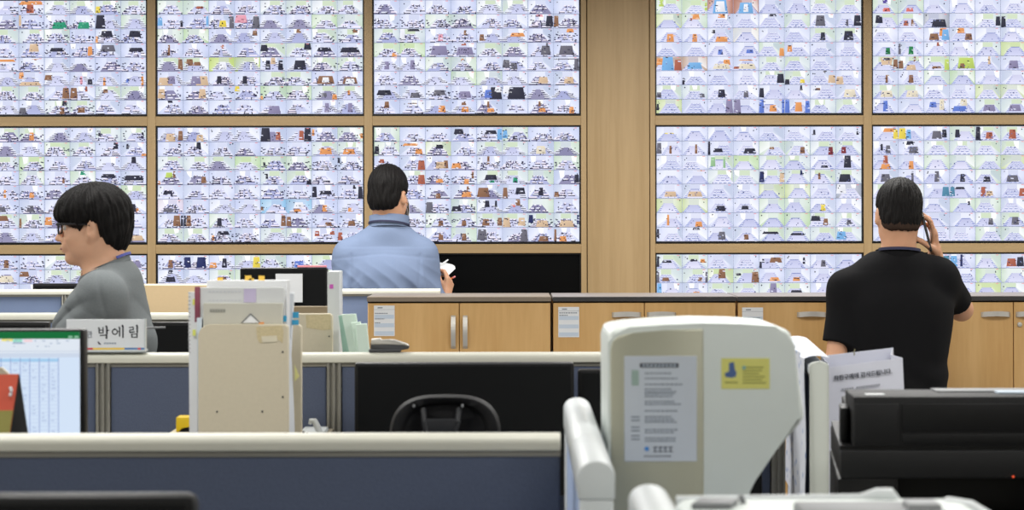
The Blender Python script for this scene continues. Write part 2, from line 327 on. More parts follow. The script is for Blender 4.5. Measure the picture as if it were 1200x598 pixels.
def mixc(a, b, t): return tuple(a[i]*(1-t)+b[i]*t for i in range(3))
def cctv(pic, key):
    R, C = key; rnd = random.Random(R*31+C*7+5)
    tint = {}; acc = {}
    for tok in ACC.get(key, '').split():
        if len(tok) == 4 and tok[2] == '+': tint[(int(tok[0]), int(tok[1]))] = TT[tok[3]]
        elif len(tok) == 7 and tok[2] in CC: acc.setdefault((int(tok[0]), int(tok[1])), []).append((CC[tok[2]],)+tuple(hexdig(k) for k in tok[3:]))
    right = C >= 3
    for r in range(8):
        for c2 in range(4):
            # two cameras look at one room from opposite ends: shared plan, mirrored view
            kind = rnd.random(); green = rnd.random() < (0.3 if right else 0.22); sp = rnd.uniform(0.10, 0.22); shade = rnd.uniform(0.0, 1.0)
            nr = rnd.randint(3, 5); nc = rnd.randint(2, 4); spread0 = rnd.uniform(0.10, 0.18)
            for m_ in range(2):
                c = c2*2+m_
                u0, v0 = c/8, r/8; du, dv = 1/8, 1/8
                def U(u, v): return (u0+(0.008+0.984*u)*du, v0+(0.015+0.97*v)*dv)
                def poly(pts, cc, layer):
                    cols = [cc]*4 if not isinstance(cc[0], (tuple, list)) else cc
                    pic.q([U(*p) for p in pts], cols, layer)
                base = mixc((223, 229, 254), (202, 211, 244), shade)
                if right: base = mixc((228, 232, 254), (216, 222, 248), shade)
                if green: base = mixc(base, (214, 230, 214), 0.55)
                tn = tint.get((r, c))
                edge = mixc(base, (166, 178, 206), 0.55)
                if tn is not None: base = mixc(base, tn, 0.75); edge = mixc(tn, (150, 165, 160), 0.30)
                # backdrop with lighter centre
                gu = [0, 0.28, 0.7, 1]; gv = [0, 0.45, 1]
                cg = [[mixc(edge, base, t) for t in (0.35, 0.85, 0.3)], [mixc(base, (246, 247, 255), 0.5)]*3, [mixc(base, (240, 241, 252), 0.4)]*3, [mixc(edge, base, t) for t in (0.45, 0.9, 0.3)]]
                if m_ == 0: cg = cg[::-1]
                for i in range(3):
                    for j in range(2):
                        poly([(gu[i], gv[j]), (gu[i], gv[j+1]), (gu[i+1], gv[j+1]), (gu[i+1], gv[j])], [cg[i][j], cg[i][j+1], cg[i+1][j+1], cg[i+1][j]], 0)
                cu = 0.5+rnd.uniform(-0.14, 0.14)
                top = rnd.uniform(0.28, 0.45)
                # side walls, far wall and floor
                wl = mixc(base, (250, 251, 255), rnd.uniform(0.1, 0.9)); wr = mixc(base, (184, 196, 218) if not green else (196, 214, 184), rnd.uniform(0.0, 0.75))
                if m_: wl, wr = wr, wl
                if rnd.random() < 0.75: poly([(0.02, 0.02), (0.02, 0.9), (cu-0.2, top), (cu-0.16, 0.05)], [mixc(wl, edge, 0.5), wl, mixc(wl, (255, 255, 255), 0.3), wl], 1)
                if rnd.random() < 0.75: poly([(cu+0.16, 0.05), (cu+0.2, top), (0.98, 0.9), (0.98, 0.02)], [wr, mixc(wr, (255, 255, 255), 0.3), wr, mixc(wr, edge, 0.5)], 1)
                poly([(cu-0.2, 0.03), (cu-0.2, 0.40), (cu+0.2, 0.40), (cu+0.2, 0.03)], mixc(base, rnd.choice(((240, 242, 254), (222, 224, 240), (206, 210, 232))) if not green else (206, 222, 178), 0.6), 1)
                if rnd.random() < 0.3:      # a bright window
                    e_ = rnd.uniform(0.0, 0.75); poly([(e_, 0.02), (e_+0.05, rnd.uniform(0.25, 0.6)), (e_+0.2, rnd.uniform(0.25, 0.6)), (e_+0.22, 0.02)], (253, 254, 255), 1)
                fl = mixc((222, 225, 251), (172, 178, 220), rnd.random()**1.6) if not right else mixc((232, 232, 253), (206, 210, 242), rnd.random())
                if not right and rnd.random() < 0.16: fl = mixc(fl, (124, 118, 150), 0.7)
                poly([(cu-0.17, top), (cu-0.45, 1), (cu+0.45, 1), (cu+0.17, top)], [mixc(fl, (140, 140, 180), 0.25), fl, fl, mixc(fl, (140, 140, 180), 0.2)], 2)
                if right:
                    bl = mixc((120, 138, 206), (166, 182, 230), rnd.random())
                    if kind < 0.62:     # desks along both sides of the aisle
                        for k in range(6):
                            t = k/5; v = top+0.02+t*(0.90-top); hw = 0.17+0.20*t; bw = 0.06+0.07*t; bh = 0.022+0.03*t
                            for sd in (-1, 1):
                                uu = cu+sd*hw
                                poly([(uu-bw/2, v), (uu-bw/2, v+bh), (uu+bw/2, v+bh), (uu+bw/2, v)], mixc(bl, (92, 100, 160), rnd.random()*0.45), 3)
                                if rnd.random() < 0.5: poly([(uu-bw/3, v+bh), (uu-bw/3, v+bh*2), (uu+bw/3, v+bh*2), (uu+bw/3, v+bh)], (240, 243, 255), 4)
                        if rnd.random() < 0.5: poly([(cu-0.16, top), (cu-0.16, top+0.05), (cu+0.16, top+0.05), (cu+0.16, top)], mixc(bl, (110, 116, 170), 0.4), 4)
                    else:
                        for k in range(4):
                            t = k/3; v = top+0.05+t*(0.86-top); hw = 0.13+0.22*t; bh = 0.03+0.02*t
                            n = 3+k % 2
                            for q in range(n):
                                uu = cu-hw+2*hw*(q+0.5)/n+rnd.uniform(-0.02, 0.02); bw = hw*1.3/n
                                poly([(uu-bw/2, v), (uu-bw/2, v+bh), (uu+bw/2, v+bh), (uu+bw/2, v)], mixc(bl, (84, 92, 150), rnd.random()*0.6), 3)
                                poly([(uu-bw/2, v-0.05), (uu-bw/2, v), (uu+bw/2, v), (uu+bw/2, v-0.05)], (236, 240, 254), 3)
                else:
                    dk = lambda: mixc((34, 34, 52), (112, 108, 146), rnd.random()**1.5)
                    if kind < 0.30:     # desks along the sides
                        for k in range(5):
                            t = k/4; v = top+0.03+t*(0.84-top); hw = 0.17+0.23*t
                            for sd in (-1, 1):
                                uu = cu+sd*hw+rnd.uniform(-0.03, 0.03); bw = 0.13+0.12*t
                                poly([(uu-bw/2, v-0.04), (uu-bw/2, v+0.02), (uu+bw/2, v+0.02), (uu+bw/2, v-0.04)], (238, 240, 253), 3)
                                if rnd.random() < 0.85: poly([(uu-bw/2, v+0.02), (uu-bw/2, v+0.065), (uu+bw/2, v+0.075), (uu+bw/2, v+0.03)], dk(), 4)
                    else:
                        for k in range(nr):
                            t = k/(nr-1); v = top+0.06+t*(0.84-top); hw = 0.18+(0.2+spread0)*t*0.9
                            for q in range(nc):
                                uu = cu-hw+2*hw*(q+0.5)/nc+rnd.uniform(-0.04, 0.04); bw = hw*1.5/nc; vv = v+rnd.uniform(-0.03, 0.03)
                                if rnd.random() < 0.14: continue
                                poly([(uu-bw*0.4, vv-0.07), (uu-bw/2, vv+0.02), (uu+bw/2, vv+0.02), (uu+bw*0.4, vv-0.07)], (234+rnd.randint(0, 14), 238, 253), 3)
                                if rnd.random() < 0.8: poly([(uu-bw/2, vv+0.02), (uu-bw/2, vv+0.07), (uu+bw/2, vv+0.085), (uu+bw/2, vv+0.02)], dk(), 4)
                                if rnd.random() < 0.45:
                                    e = bw*rnd.uniform(0.3, 0.5)*rnd.choice((-1, 1)); poly([(uu+e-0.012, vv-0.03), (uu+e-0.022, vv+0.12), (uu+e+0.024, vv+0.12), (uu+e+0.012, vv-0.03)], dk(), 4)
                        if kind > 0.7:   # clutter by the walls
                            for q in range(11):
                                uu = rnd.choice((rnd.uniform(0.03, 0.25), rnd.uniform(0.75, 0.97))); vv = rnd.uniform(0.35, 0.9)
                                poly([(uu-0.03, vv), (uu-0.045, vv+0.06), (uu+0.02, vv+0.09), (uu+0.045, vv+0.02)], dk(), 4)
                # coloured things seen by the camera
                for (cc, a0, b0, a1, b1) in acc.get((r, c), []):
                    tp = 0.12*(a1-a0)
                    cc2 = mixc(cc, (200, 205, 235), 0.12)
                    poly([(a0+tp, b0+0.02), (a0, b1-0.01), (a1, b1-0.01), (a1-tp, b0+0.02)], [mixc(cc2, (255, 255, 255), 0.08), cc2, mixc(cc2, (30, 30, 40), 0.12), cc2], 5)
                    for q in range(rnd.randint(1, 4)):
                        uu = rnd.uniform(a0, a1); vv = rnd.uniform(b0+0.03, max(b0+0.05, b1-0.03)); s_ = rnd.uniform(0.02, 0.07)
                        poly([(uu-s_, vv-0.03), (uu-s_*0.7, vv+0.04), (uu+s_, vv+0.05), (uu+s_*0.8, vv-0.02)], rnd.choice(((228, 232, 252), (60, 58, 76), mixc(cc, (255, 255, 255), 0.4), mixc(cc, (20, 20, 30), 0.4))), 6)
                for q in range(rnd.randint(5, 12) if not right else rnd.randint(2, 6)):
                    uu = cu+rnd.gauss(0, 0.2); vv = rnd.uniform(0.42, 0.93); s_ = rnd.uniform(0.010, 0.026); tt_ = rnd.uniform(0.02, 0.05)
                    if not 0.03 < uu < 0.97: continue
                    poly([(uu-s_, vv-tt_), (uu-s_*1.3, vv+tt_), (uu+s_, vv+tt_*0.9), (uu+s_*0.9, vv-tt_)], mixc((26, 26, 40), (96, 92, 130), rnd.random()) if not right else mixc((60, 66, 110), (150, 160, 210), rnd.random()), 5)
                # small dark fan and loudspeaker on the wall
                for q in range(rnd.choice((0, 1, 1, 2))):
                    uu = rnd.choice((rnd.uniform(0.06, 0.2), rnd.uniform(0.78, 0.94))); vv = rnd.uniform(0.12, 0.34); s_ = rnd.uniform(0.018, 0.034)
                    poly([(uu, vv-s_*1.9), (uu-s_, vv), (uu-s_*0.2, vv+s_*2), (uu+s_, vv)], (54, 54, 68), 6)
                poly([(0.80, 0.04), (0.80, 0.085), (0.90, 0.085), (0.90, 0.04)], (236, 150, 158), 6)
        # thin grid line between picture rows
        pic.rect(0, r/8-0.0016, 1, r/8+0.0016, (120, 130, 160), 7)
    for c in range(1, 8): pic.rect(c/8-0.0008, 0, c/8+0.0008, 1, (176, 186, 214), 7)

rn = ['top', 'middle', 'bottom']
cnm = ['leftmost column', 'second column from left', 'column left of the wide oak panel', 'column right of the wide oak panel', 'rightmost column']
for ri in range(3):
    for ci in range(5):
        x0, x1 = cx[ci]; z0, z1 = rz[ri]
        off = (ri == 2 and ci == 2)
        lab = f"switched-off black wall monitor in bottom row, left of the wide oak panel" if off else f"lit wall monitor of camera views, {rn[ri]} row, {cnm[ci]}"
        t = thing('wall_monitor', lab, 'monitor', ((x0+x1)/2, WD+0.06, z0), 0, None if off else 'lit monitors of the video wall')
        e = 0.0012
        b = B(); b.bx(x0+e, x1-e, WD+0.022, WD+0.11, z0+e, z1-e)
        # raised rim round the panel
        bw, bt = 0.0062, 0.0062; bb = 0.0105
        b.bx(x0+e, x0+e+bw, WD+0.008, WD+0.024, z0+e, z1-e); b.bx(x1-e-bw, x1-e, WD+0.008, WD+0.024, z0+e, z1-e)
        b.bx(x0+e+bw, x1-e-bw, WD+0.008, WD+0.024, z1-e-bt, z1-e); b.bx(x0+e+bw, x1-e-bw, WD+0.008, WD+0.024, z0+e, z0+e+bb)
        b.go('bezel', M_BLACK, t)
        if off:
            b = B(); b.bx(x0+e+bw, x1-e-bw, WD+0.0195, WD+0.022, z0+e+bb, z1-e-bt); b.go('screen', M_SCREENOFF, t)
        else:
            p = Pic(x0+e+bw, z0+e+bb, x1-e-bw, z1-e-bt, WD+0.021); cctv(p, (ri, ci)); p.go('screen', M_TV, t)
#PART2
# ------------------------------------------------------------------ storage cabinets in front of the video wall
CD = 8.2; CS = F/CD
ZT = Z(347.6, CD)
M_SLABW = mat('warm_grey_worktop', (128, 116, 102), 0.35, var=0.05, scale=90)
M_SLABD = mat('charcoal_worktop', (58, 57, 58), 0.32, var=0.05, scale=90)
M_SLABT = mat('grey_worktop_top', (128, 122, 120), 0.35, var=0.04, scale=90)
M_GAP = mat('dark_gap', (30, 24, 18), 0.8)
cabs = [(430, 645.5, 538, 'v', M_SLABW, 'low beech cupboard with two upright bow handles and brown-grey top'),
        (647.5, 862.5, 755, 'h', M_SLABD, 'low beech cupboard with two level handles and charcoal top, left of the upright office machine'),
        (864, 1080, 972, 'h', M_SLABD, 'low beech cupboard behind the man on the phone, to his left'),
        (1081.5, 1297, 1187.5, 'h', M_SLABD, 'low beech cupboard at right edge with a small round door lock')]
for i, (pa, pb, pm, hk, ms, lab) in enumerate(cabs):
    x0, x1, xm = X(pa, CD), X(pb, CD), X(pm, CD)
    t = thing('storage_cabinet', lab, 'cabinet', ((x0+x1)/2, CD+0.2, 0), 0, 'row of beech cabinets')
    zt = ZT-0.021; zg = zt-0.006
    b = B(); b.bx(x0+0.002, x1-0.002, CD+0.02, CD+0.40, 0.08, zt); b.go('body', M_CABWOOD, t)
    b = B(); b.bx(x0+0.002, x1-0.002, CD+0.014, CD+0.021, zg, zt-0.0005); b.go('shadow_gap_strip', M_GAP, t)
    b = B(); b.bx(x0+0.002, x1-0.002, CD+0.03, CD+0.38, 0.0, 0.08); b.go('plinth', M_GAP, t)
    b = B(); b.bx(x0, x1, CD-0.006, CD+0.40, zt, ZT, 0.003); tp = b.go('worktop', M_SLABT if i else M_SLABW, t)
    b = B(); b.bx(x0, x1, CD-0.0085, CD-0.0055, zt+0.001, ZT-0.003); b.go('edge_band', ms, tp)
    for k in (0, 1):
        d0, d1 = (x0+0.003, xm-0.0018) if k == 0 else (xm+0.0018, x1-0.003)
        b = B(); b.bx(d0, d1, CD, CD+0.019, 0.085, zg-0.001, 0.0015, 1); dr = b.go('door', M_CABWOOD, t)
        b = B()
        if hk == 'v':
            hx = X(531, CD) if k == 0 else X(545, CD); za, zb = Z(409, CD), Z(369.5, CD)
            pts = [(hx, CD-0.002-0.024*math.sin(math.pi*q/12)**0.6 if 0 < q < 12 else CD+0.001, za+(zb-za)*q/12) for q in range(13)]
            n = len(pts); hw = 0.0095
            for q in range(n-1):
                p, r = Vector(pts[q]), Vector(pts[q+1])
                b.prism([p+Vector((-hw, 0, 0)), p+Vector((hw, 0, 0)), p+Vector((hw, 0.005, 0)), p+Vector((-hw, 0.005, 0))], r-p)
        else:
            hz_ = Z(369.3+0.5*i*0.3, CD); g = 0.013
            ha, hb = (xm-g-0.124, xm-g) if k == 0 else (xm+g-0.004, xm+g+0.120)
            pts = [(ha+(hb-ha)*q/12, CD-0.002-0.024*math.sin(math.pi*q/12)**0.6 if 0 < q < 12 else CD+0.001, hz_+0.004*math.sin(math.pi*q/12)) for q in range(13)]
            hw = 0.0105
            for q in range(12):
                p, r = Vector(pts[q]), Vector(pts[q+1])
                b.prism([p+Vector((0, 0, -hw)), p+Vector((0, 0, hw)), p+Vector((0, 0.005, hw)), p+Vector((0, 0.005, -hw))], r-p)
        b.go('handle', M_STEEL, dr)
        if i == 3 and k == 1:
            c = P(1194.5, 381.5, CD); b = B(); b.cyl(c+Vector((0, 0.002, 0)), c+Vector((0, -0.009, 0)), 0.0105, 0.009, 20, 0.001); lk = b.go('lock', M_STEEL, dr)
def notice(pa, pb, ya, yb, lines, lab):
    t = thing('notice_sheet', lab, 'notice', P((pa+pb)/2, yb, CD-0.001), 0, 'notice sheets taped to the cabinets')
    x0, x1, z0, z1 = X(pa, CD), X(pb, CD), Z(yb, CD), Z(ya, CD); y = CD-0.0012
    b = B(); b.bx(x0, x1, y, CD-0.0002, z0, z1); b.go('paper', M_PAPER, t)
    h = z1-z0; w_ = x1-x0
    b = B()
    for q in (0.30, 0.58, 0.84): b.bx(x0+0.003, x1-0.003, y-0.0004, y, z1-h*(q+0.13), z1-h*q)
    b.go('blue_band', M_PAPERBLUE, t)
    b = B()
    b.bx(x0+w_*0.18, x0+w_*0.42, y-0.0007, y-0.0001, z1-h*0.09, z1-h*0.055)
    b.bx(x0, x1, y-0.0007, y-0.0001, z1-h*0.135, z1-h*0.128)
    rnd = random.Random(pa)
    for q, ln in lines:
        u = 0.05
        while u < ln:
            e = rnd.uniform(0.05, 0.11); b.bx(x0+w_*u, x0+w_*min(ln, u+e), y-0.0007, y-0.0001, z1-h*(q+0.032), z1-h*q); u += e+0.025
    b.go('printed_text', M_INKGREY, t)
notice(438, 462.3, 358, 393.8, [(0.24, 0.66), (0.42, 0.5), (0.55, 0.3)], 'notice sheet on the cupboard with upright handles')
notice(654, 678.5, 360, 395.5, [(0.18, 0.9), (0.26, 0.45)], 'notice sheet on the cupboard left of the upright office machine')
notice(869.5, 894, 361, 397, [(0.32, 0.85), (0.62, 0.8)], 'notice sheet half hidden behind the upright office machine')

# ------------------------------------------------------------------ office dividers
def divider(a, c, ztop, label, fabric, posts=(), th=0.045, group=None, cap=None, rail_w=0.056, rail_h=0.024, roundend=True, panel_in=0.006):
    a = Vector((a[0], a[1], 0)); c = Vector((c[0], c[1], 0)); d = c-a; Lh = d.length; rz_ = math.atan2(d.y, d.x)
    t = thing('office_divider', label, 'divider', a, rz_, group)
    zt = ztop; zb = zt-rail_h
    # rounded top rail
    prof = []
    hw = rail_w/2
    for k in range(9):
        an = math.pi*k/8
        prof.append((hw*math.cos(an), zb+rail_h*0.45+rail_h*0.55*math.sin(an)**0.7))
    prof = [(hw, zb)]+prof+[(-hw, zb)]
    b = B(); b.prism([(0, y, z) for y, z in prof], (Lh, 0, 0), 0.0015, 1)
    b.go('top_rail', cap or M_RAIL, t, True)
    edges = sorted([0.0]+[p for q in posts for p in (q-0.0175, q+0.0175)]+[Lh])
    b = B()
    for k in range(0, len(edges), 2):
        if edges[k+1]-edges[k] < 0.02: continue
        b = B(); b.bx(edges[k]+0.001, edges[k+1]-0.001, -th/2+0.003, th/2-0.003, 0.10, zb-0.008, 0.004); b.go('fabric_panel', fabric, t, True)
        b = B(); b.bx(edges[k], edges[k+1], -th/2+0.001, th/2-0.001, zb-0.009, zb); b.go('frame_strip', M_ALU, t, True)
        b = B(); b.bx(edges[k], edges[k+1], -th/2+0.001, th/2-0.001, 0.02, 0.10); b.go('skirting', M_ALU, t, True)
    for q in posts:
        b = B(); b.bx(q-0.0172, q+0.0172, -th/2+0.004, th/2-0.004, 0.0, zb)
        for o_ in (-0.0135, 0.0, 0.0135):
            b.bx(q+o_-0.0034, q+o_+0.0034, -th/2-0.004, th/2+0.004, 0.0, zb, 0.0015, 1)
        b.go('post', M_ALU, t, True)
    for q in (0.08, Lh-0.08):
        b = B(); b.cyl((q, 0, 0), (q, 0, 0.03), 0.02); b.go('foot', M_GREY, t, True)
    return t
divider((X(-80, 8.74), 8.74), (X(516, 8.74), 8.74), Z(338.4, 8.74)+0.001, 'farthest blue-grey divider, behind the cupboard with upright handles', M_BLUEGREY_LIT, posts=(0.6,))
divider((X(-90, 6.8), 6.8), (X(386, 6.8), 6.8), Z(366, 6.8)+0.001, 'divider behind the profile man, rail above black monitors', M_BLUEGREY_LIT)
m0 = X(-160, 4.73); me_ = 0.640
divider((m0, 4.73), (me_, 4.73), Z(412.6, 4.73), 'long navy divider with ribbed posts, carrying the name plate', M_NAVY,
        posts=(X(122.5, 4.73)-m0, X(392, 4.73)-m0, X(910, 4.73)-m0))
f0 = -1.9
divider((f0, 2.93), (X(656, 2.93), 2.93), Z(507.3, 2.93), 'nearest wide navy divider across the lower left', M_NAVY)
M_SIDEFAB = mat('pale_blue_divider_fabric', (150, 166, 196), 0.9, var=0.08, scale=220, bump=0.3, spec=0.1)
def endways(x0, y0, x1, y1, zt, label, w_, fab, drop=0.05):
    """a divider running towards the camera with a tall rounded plastic cap"""
    t = divider((x0, y0), (x1, y1), zt-0.02, label, fab, th=w_-0.006, cap=M_CAP, rail_w=w_, rail_h=0.03)
    a = Vector((x0, y0, 0)); d = Vector((x1, y1, 0))-a; Lh = d.length
    r = w_/2; b = B(); n = 24
    prof = []
    for k in range(13):
        an = math.pi*k/12; prof.append((r*math.cos(an), zt-r*0.75+r*0.75*math.sin(an)))
    prof = [(r, zt-drop)]+prof+[(-r, zt-drop)]
    b.prism([(-0.004, y, z) for y, z in prof], (Lh*0.36, 0, 0), 0.004)
    b.prism([(Lh*0.36-0.002, y, z) for y, z in prof], (Lh*0.64+0.006, 0, 0), 0.004)
    b.go('cap', M_CAP, t, True)
    b = B(); b.bx(-0.006, 0.02, -r+0.002, r-0.002, 0.0, zt-drop, 0.004); b.go('end_post', M_CAP, t, True)
    b = B(); b.bx(Lh-0.02, Lh+0.006, -r+0.002, r-0.002, 0.0, zt-drop, 0.004); b.go('end_post', M_CAP, t, True)
    return t
endways(0.107, 2.50, 0.112, 3.40, Z(466, 3.4), 'end-on divider with white rounded cap, left of the upright office machine', 0.047, M_SIDEFAB)
endways(0.157, 1.45, 0.157, 2.26, Z(570, 2.26)+0.002, 'end-on divider with white cap at the bottom edge, nearest the camera', 0.047, M_SIDEFAB)
M_GREYGREEN = mat('pale_grey_divider_cap', (186, 190, 182), 0.5, var=0.02)
td = divider((0.656, 4.2), (0.730, 5.1), Z(425, 4.2)-0.004, 'end-on divider with pale grey end post beside the white paper bag', M_NAVY, th=0.036, rail_w=0.040, cap=M_CAP)
b = B()
prof = [(0.02*math.cos(math.pi*k/10), Z(429, 4.2)+0.009*math.sin(math.pi*k/10)) for k in range(11)]
b.prism([(-0.02, y, z) for y, z in [(0.02, 0.0)]+prof+[(-0.02, 0.0)]], (0.022, 0, 0), 0.003)
b.go('end_post', M_GREYGREEN, td, True)
# patterned sheet over that divider
t = thing('patterned_sheet', 'white sheet with faint blue pattern hanging over the divider by the paper bag', 'sheet', (0.69, 4.5, 0), 0)
dv = Vector((0.074, 0.9, 0)).normalized(); nv = Vector((-dv.y, dv.x, 0))
def drape(u, v):
    base = Vector((0.656, 4.2, 0))+dv*(0.05+u*0.72)
    zt = Z(425, 4.2)+0.004
    if v < 0.15: off = 0.026-(v/0.15)*0.0; s_ = -0.026+v/0.15*0.052; z = zt+0.007*math.cos(s_/0.026*1.3)
    else: s_ = 0.027+0.004*math.sin(u*19)+0.002*math.sin(v*9+u*5); z = zt-(v-0.15)*0.5*(1.0-0.16*u)
    return base+nv*s_+Vector((0, 0, z))
b = B(); b.grid(drape, 30, 40, 0.0012); 
m = mat('patterned_white_sheet', (222, 226, 236), 0.75, var=0.02)
nt = m.node_tree; v_ = nt.nodes.new('ShaderNodeTexVoronoi'); v_.inputs['Scale'].default_value = 34
rp = nt.nodes.new('ShaderNodeValToRGB'); rp.color_ramp.elements[0].position = 0.12; rp.color_ramp.elements[0].color = lin((142, 164, 206)); rp.color_ramp.elements[1].position = 0.3; rp.color_ramp.elements[1].color = lin((224, 228, 238))
tcn = nt.nodes.new('ShaderNodeTexCoord'); nt.links.new(tcn.outputs['Object'], v_.inputs['Vector']); nt.links.new(v_.outputs['Distance'], rp.inputs[0]); nt.links.new(rp.outputs[0], nt.nodes['Principled BSDF'].inputs['Base Color'])
b.go('sheet', m, t)

# ------------------------------------------------------------------ desks (mostly hidden behind the dividers)
def desk(x0, x1, y0, y1, label):
    t = thing('office_desk', label, 'desk', ((x0+x1)/2, (y0+y1)/2, 0))
    b = B(); b.bx(x0, x1, y0, y1, 0.695, 0.72, 0.003); b.go('desktop', M_DESK, t)
    for xx in (x0+0.05, x1-0.05):
        for yy in (y0+0.06, y1-0.06):
            b = B(); b.bx(xx-0.02, xx+0.02, yy-0.02, yy+0.02, 0, 0.695, 0.002); b.go('leg', M_GREY, t)
    return t
desk(-1.75, -0.70, 2.985, 3.62, 'grey desk under the spreadsheet monitor')
desk(-1.35, 0.62, 4.06, 4.68, 'grey desk before the navy divider with posts')
desk(-1.35, -0.16, 4.78, 5.36, 'grey desk behind the navy divider, under the green papers')
desk(-1.85, -0.55, 6.12, 6.74, 'grey desk under the black monitors behind the profile man')
desk(-2.2, -0.9, 8.80, 9.5, 'grey desk behind the farthest divider')
desk(-1.1, -0.05, 1.75, 2.45, 'grey desk in the nearest bay')
def deskshelf(x0, x1, y0, y1, z, label, z0=0.72):
    t = thing('desk_riser', label, 'riser', ((x0+x1)/2, (y0+y1)/2, z0))
    b = B(); b.bx(x0, x1, y0, y1, z-0.018, z, 0.002); b.go('board', M_BOARD, t)
    for xx in (x0+0.009, x1-0.009):
        b = B(); b.bx(xx-0.008, xx+0.008, y0, y1, z0, z-0.018); b.go('side_panel', M_BOARD, t)

# ------------------------------------------------------------------ monitors
def monitor(px0, px1, py0, d, h, label, z0=0.72, cat='monitor', rot=0.0, th=0.035, bevel=0.006, lit=False, back=False, loc=None, bz=0.011, logo=False):
    x0, x1 = X(px0, d), X(px1, d); zt = Z(py0, d); zb = zt-h; xc = (x0+x1)/2; hw = (x1-x0)/2
    t = thing('desktop_monitor', label, cat, (xc, d+0.05, z0), rot)
    def bx(b, xa, xb, ya, yb, za, zc, bev=0): return b.bx(xa-xc, xb-xc, ya-d-0.05, yb-d-0.05, za-z0, zc-z0, bev)
    b = B(); bx(b, x0, x1, d, d+th, zb, zt, bevel); b.box((0, th-0.05+0.002, (zb+zt)/2-z0), (hw*1.1, 0.03, h*0.6), None, 0.012); b.go('housing', M_BLACK, t, True)
    f = -1 if not back else 1
    if not back:
        b = B(); bx(b, x0+bz, x1-bz, d-0.0012, d+0.001, zb+bz*1.6, zt-bz); s_ = b.go('screen', M_DARKDESK, t, True)
    b = B(); b.box((0, th-0.025, (zb+zt)/2/2-z0/2+0.004), (0.05, 0.022, (zb+zt)/2-z0-0.008), None, 0.004); b.go('stand_neck', M_BLACKM, t, True)
    b = B(); b.box((0, -0.03, 0.008), (min(0.24, hw*1.3), 0.14, 0.016), None, 0.006); b.go('stand_base', M_BLACKM, t, True)
    return t
tm = monitor(415, 672.5, 425.3, 4.56, 0.31, 'wide switched-off black monitor behind the office chair headrest', bz=0.008)
b = B(); d = 4.56; b.bx(X(417, d), X(670, d), d-0.0018, d+0.004, Z(427.3, d), Z(425.8, d)); b.go('top_edge', M_DGREY, tm)
monitor(677, 893, 433.5, 4.60, 0.30, 'dark monitor mostly hidden behind the upright office machine', bz=0.008)
monitor(-45, 57, 376.6, 6.56, 0.19, 'black monitor above the spreadsheet screen, left of the profile man')
monitor(152, 277, 377, 6.56, 0.22, 'black monitor right of the name plate, below the beige board')
monitor(38, 90, 331.5, 8.96, 0.30, 'thin dark monitor edge above the farthest divider', rot=-0.0)
monitor(-150, 229, 579.5, 2.20, 0.30, 'nearest black monitor, only its rounded top at bottom left', bevel=0.012)
tp = monitor(281, 383.5, 313.5, 6.38, 0.36, 'upright black screen with a white sheet stuck on it, behind the files', z0=0.72, bz=0.006)
d = 6.375
b = B(); b.bx(X(323, d), X(354.5, d), d-0.004, d-0.001, Z(354, d), Z(320.5, d)); o_ = b.go('note_sheet', M_PAPER, loc=P(338, 354, d)); tag(o_, 'white sheet stuck on the upright black screen', 'paper')
b = B(); b.bx(X(348, d), X(382, d), d+0.008, d+0.030, Z(313.2, d), Z(311, d), 0.001); tag(b.go('pink_sheet', mat('pink_paper', (236, 150, 158), 0.8), loc=P(365, 313, d)), 'strip of pink paper on top of the upright black screen', 'paper')
# spreadsheet monitor
d = 3.6
t = monitor(-236, 98.5, 385, d, 0.325, 'lit monitor with a green-topped spreadsheet at left edge', z0=0.72, bz=0.001)
bpy.data.objects.remove([c for c in t.children if c.name.startswith('screen')][0])
x0, x1, z1, z0 = X(-233, d), X(93.5, d), Z(388, d), Z(385, d)-0.312
pc = Pic(x0, z0, x1, z1, d-0.001)
def pu(px): return (X(px, d)-x0)/(x1-x0)
def pv(py): return (z1-Z(py, d))/(z1-z0)
pc.rect(0, 0, 1, 1, (214, 230, 250), 0)
pc.rect(0, 0, 1, pv(396.3), (30, 112, 62), 1)
pc.rect(0, pv(396.3), 1, pv(413), (226, 234, 244), 1); pc.rect(0, pv(413), 1, pv(418), (206, 218, 236), 1)
pc.rect(pu(80), pv(393), pu(85), pv(395), (150, 200, 170), 2); pc.rect(pu(87), pv(393), pu(92), pv(395), (150, 200, 170), 2)
for a_, c_, y_, y2, cc in ((-30, -4, 396.5, 399, (236, 180, 190)), (2, 15, 396.5, 399, (240, 228, 120)), (15, 26, 396.5, 400, (150, 220, 200)), (15, 27, 400.4, 402, (140, 160, 190)), (28, 38, 397, 400, (244, 214, 220)), (-60, -34, 396.5, 400, (170, 210, 236))):
    pc.rect(pu(a_), pv(y_), pu(c_), pv(y2), cc, 2)
rnd = random.Random(4)
for q in range(60):
    a_ = rnd.uniform(-220, 78); y_ = rnd.choice((398, 401, 404.5)); pc.rect(pu(a_), pv(y_), pu(a_+rnd.uniform(1.5, 4)), pv(y_+1.2), (168, 184, 206), 2)
pc.rect(0, pv(410.5), 1, pv(411.2), (190, 204, 226), 2)
for k in range(28): pc.rect(pu(68-11.2*k), pv(418.5), pu(69.0-11.2*k), 1, (150, 168, 214), 3)
pc.rect(0, pv(419.5), pu(69), pv(423), (166, 208, 240), 2)
for k in range(24):
    y_ = 423+k*4.2
    pc.rect(0, pv(y_), pu(69), pv(y_)+0.002, (184, 202, 234), 3)
    for q in range(26):
        if rnd.random() < 0.55: a_ = 58-11.2*q; pc.rect(pu(a_+2), pv(y_+1.4), pu(a_+2+rnd.uniform(2, 6)), pv(y_+2.5), (172, 190, 224), 4)
pc.go('screen', emit_attr('spreadsheet_picture', 0.98), t)

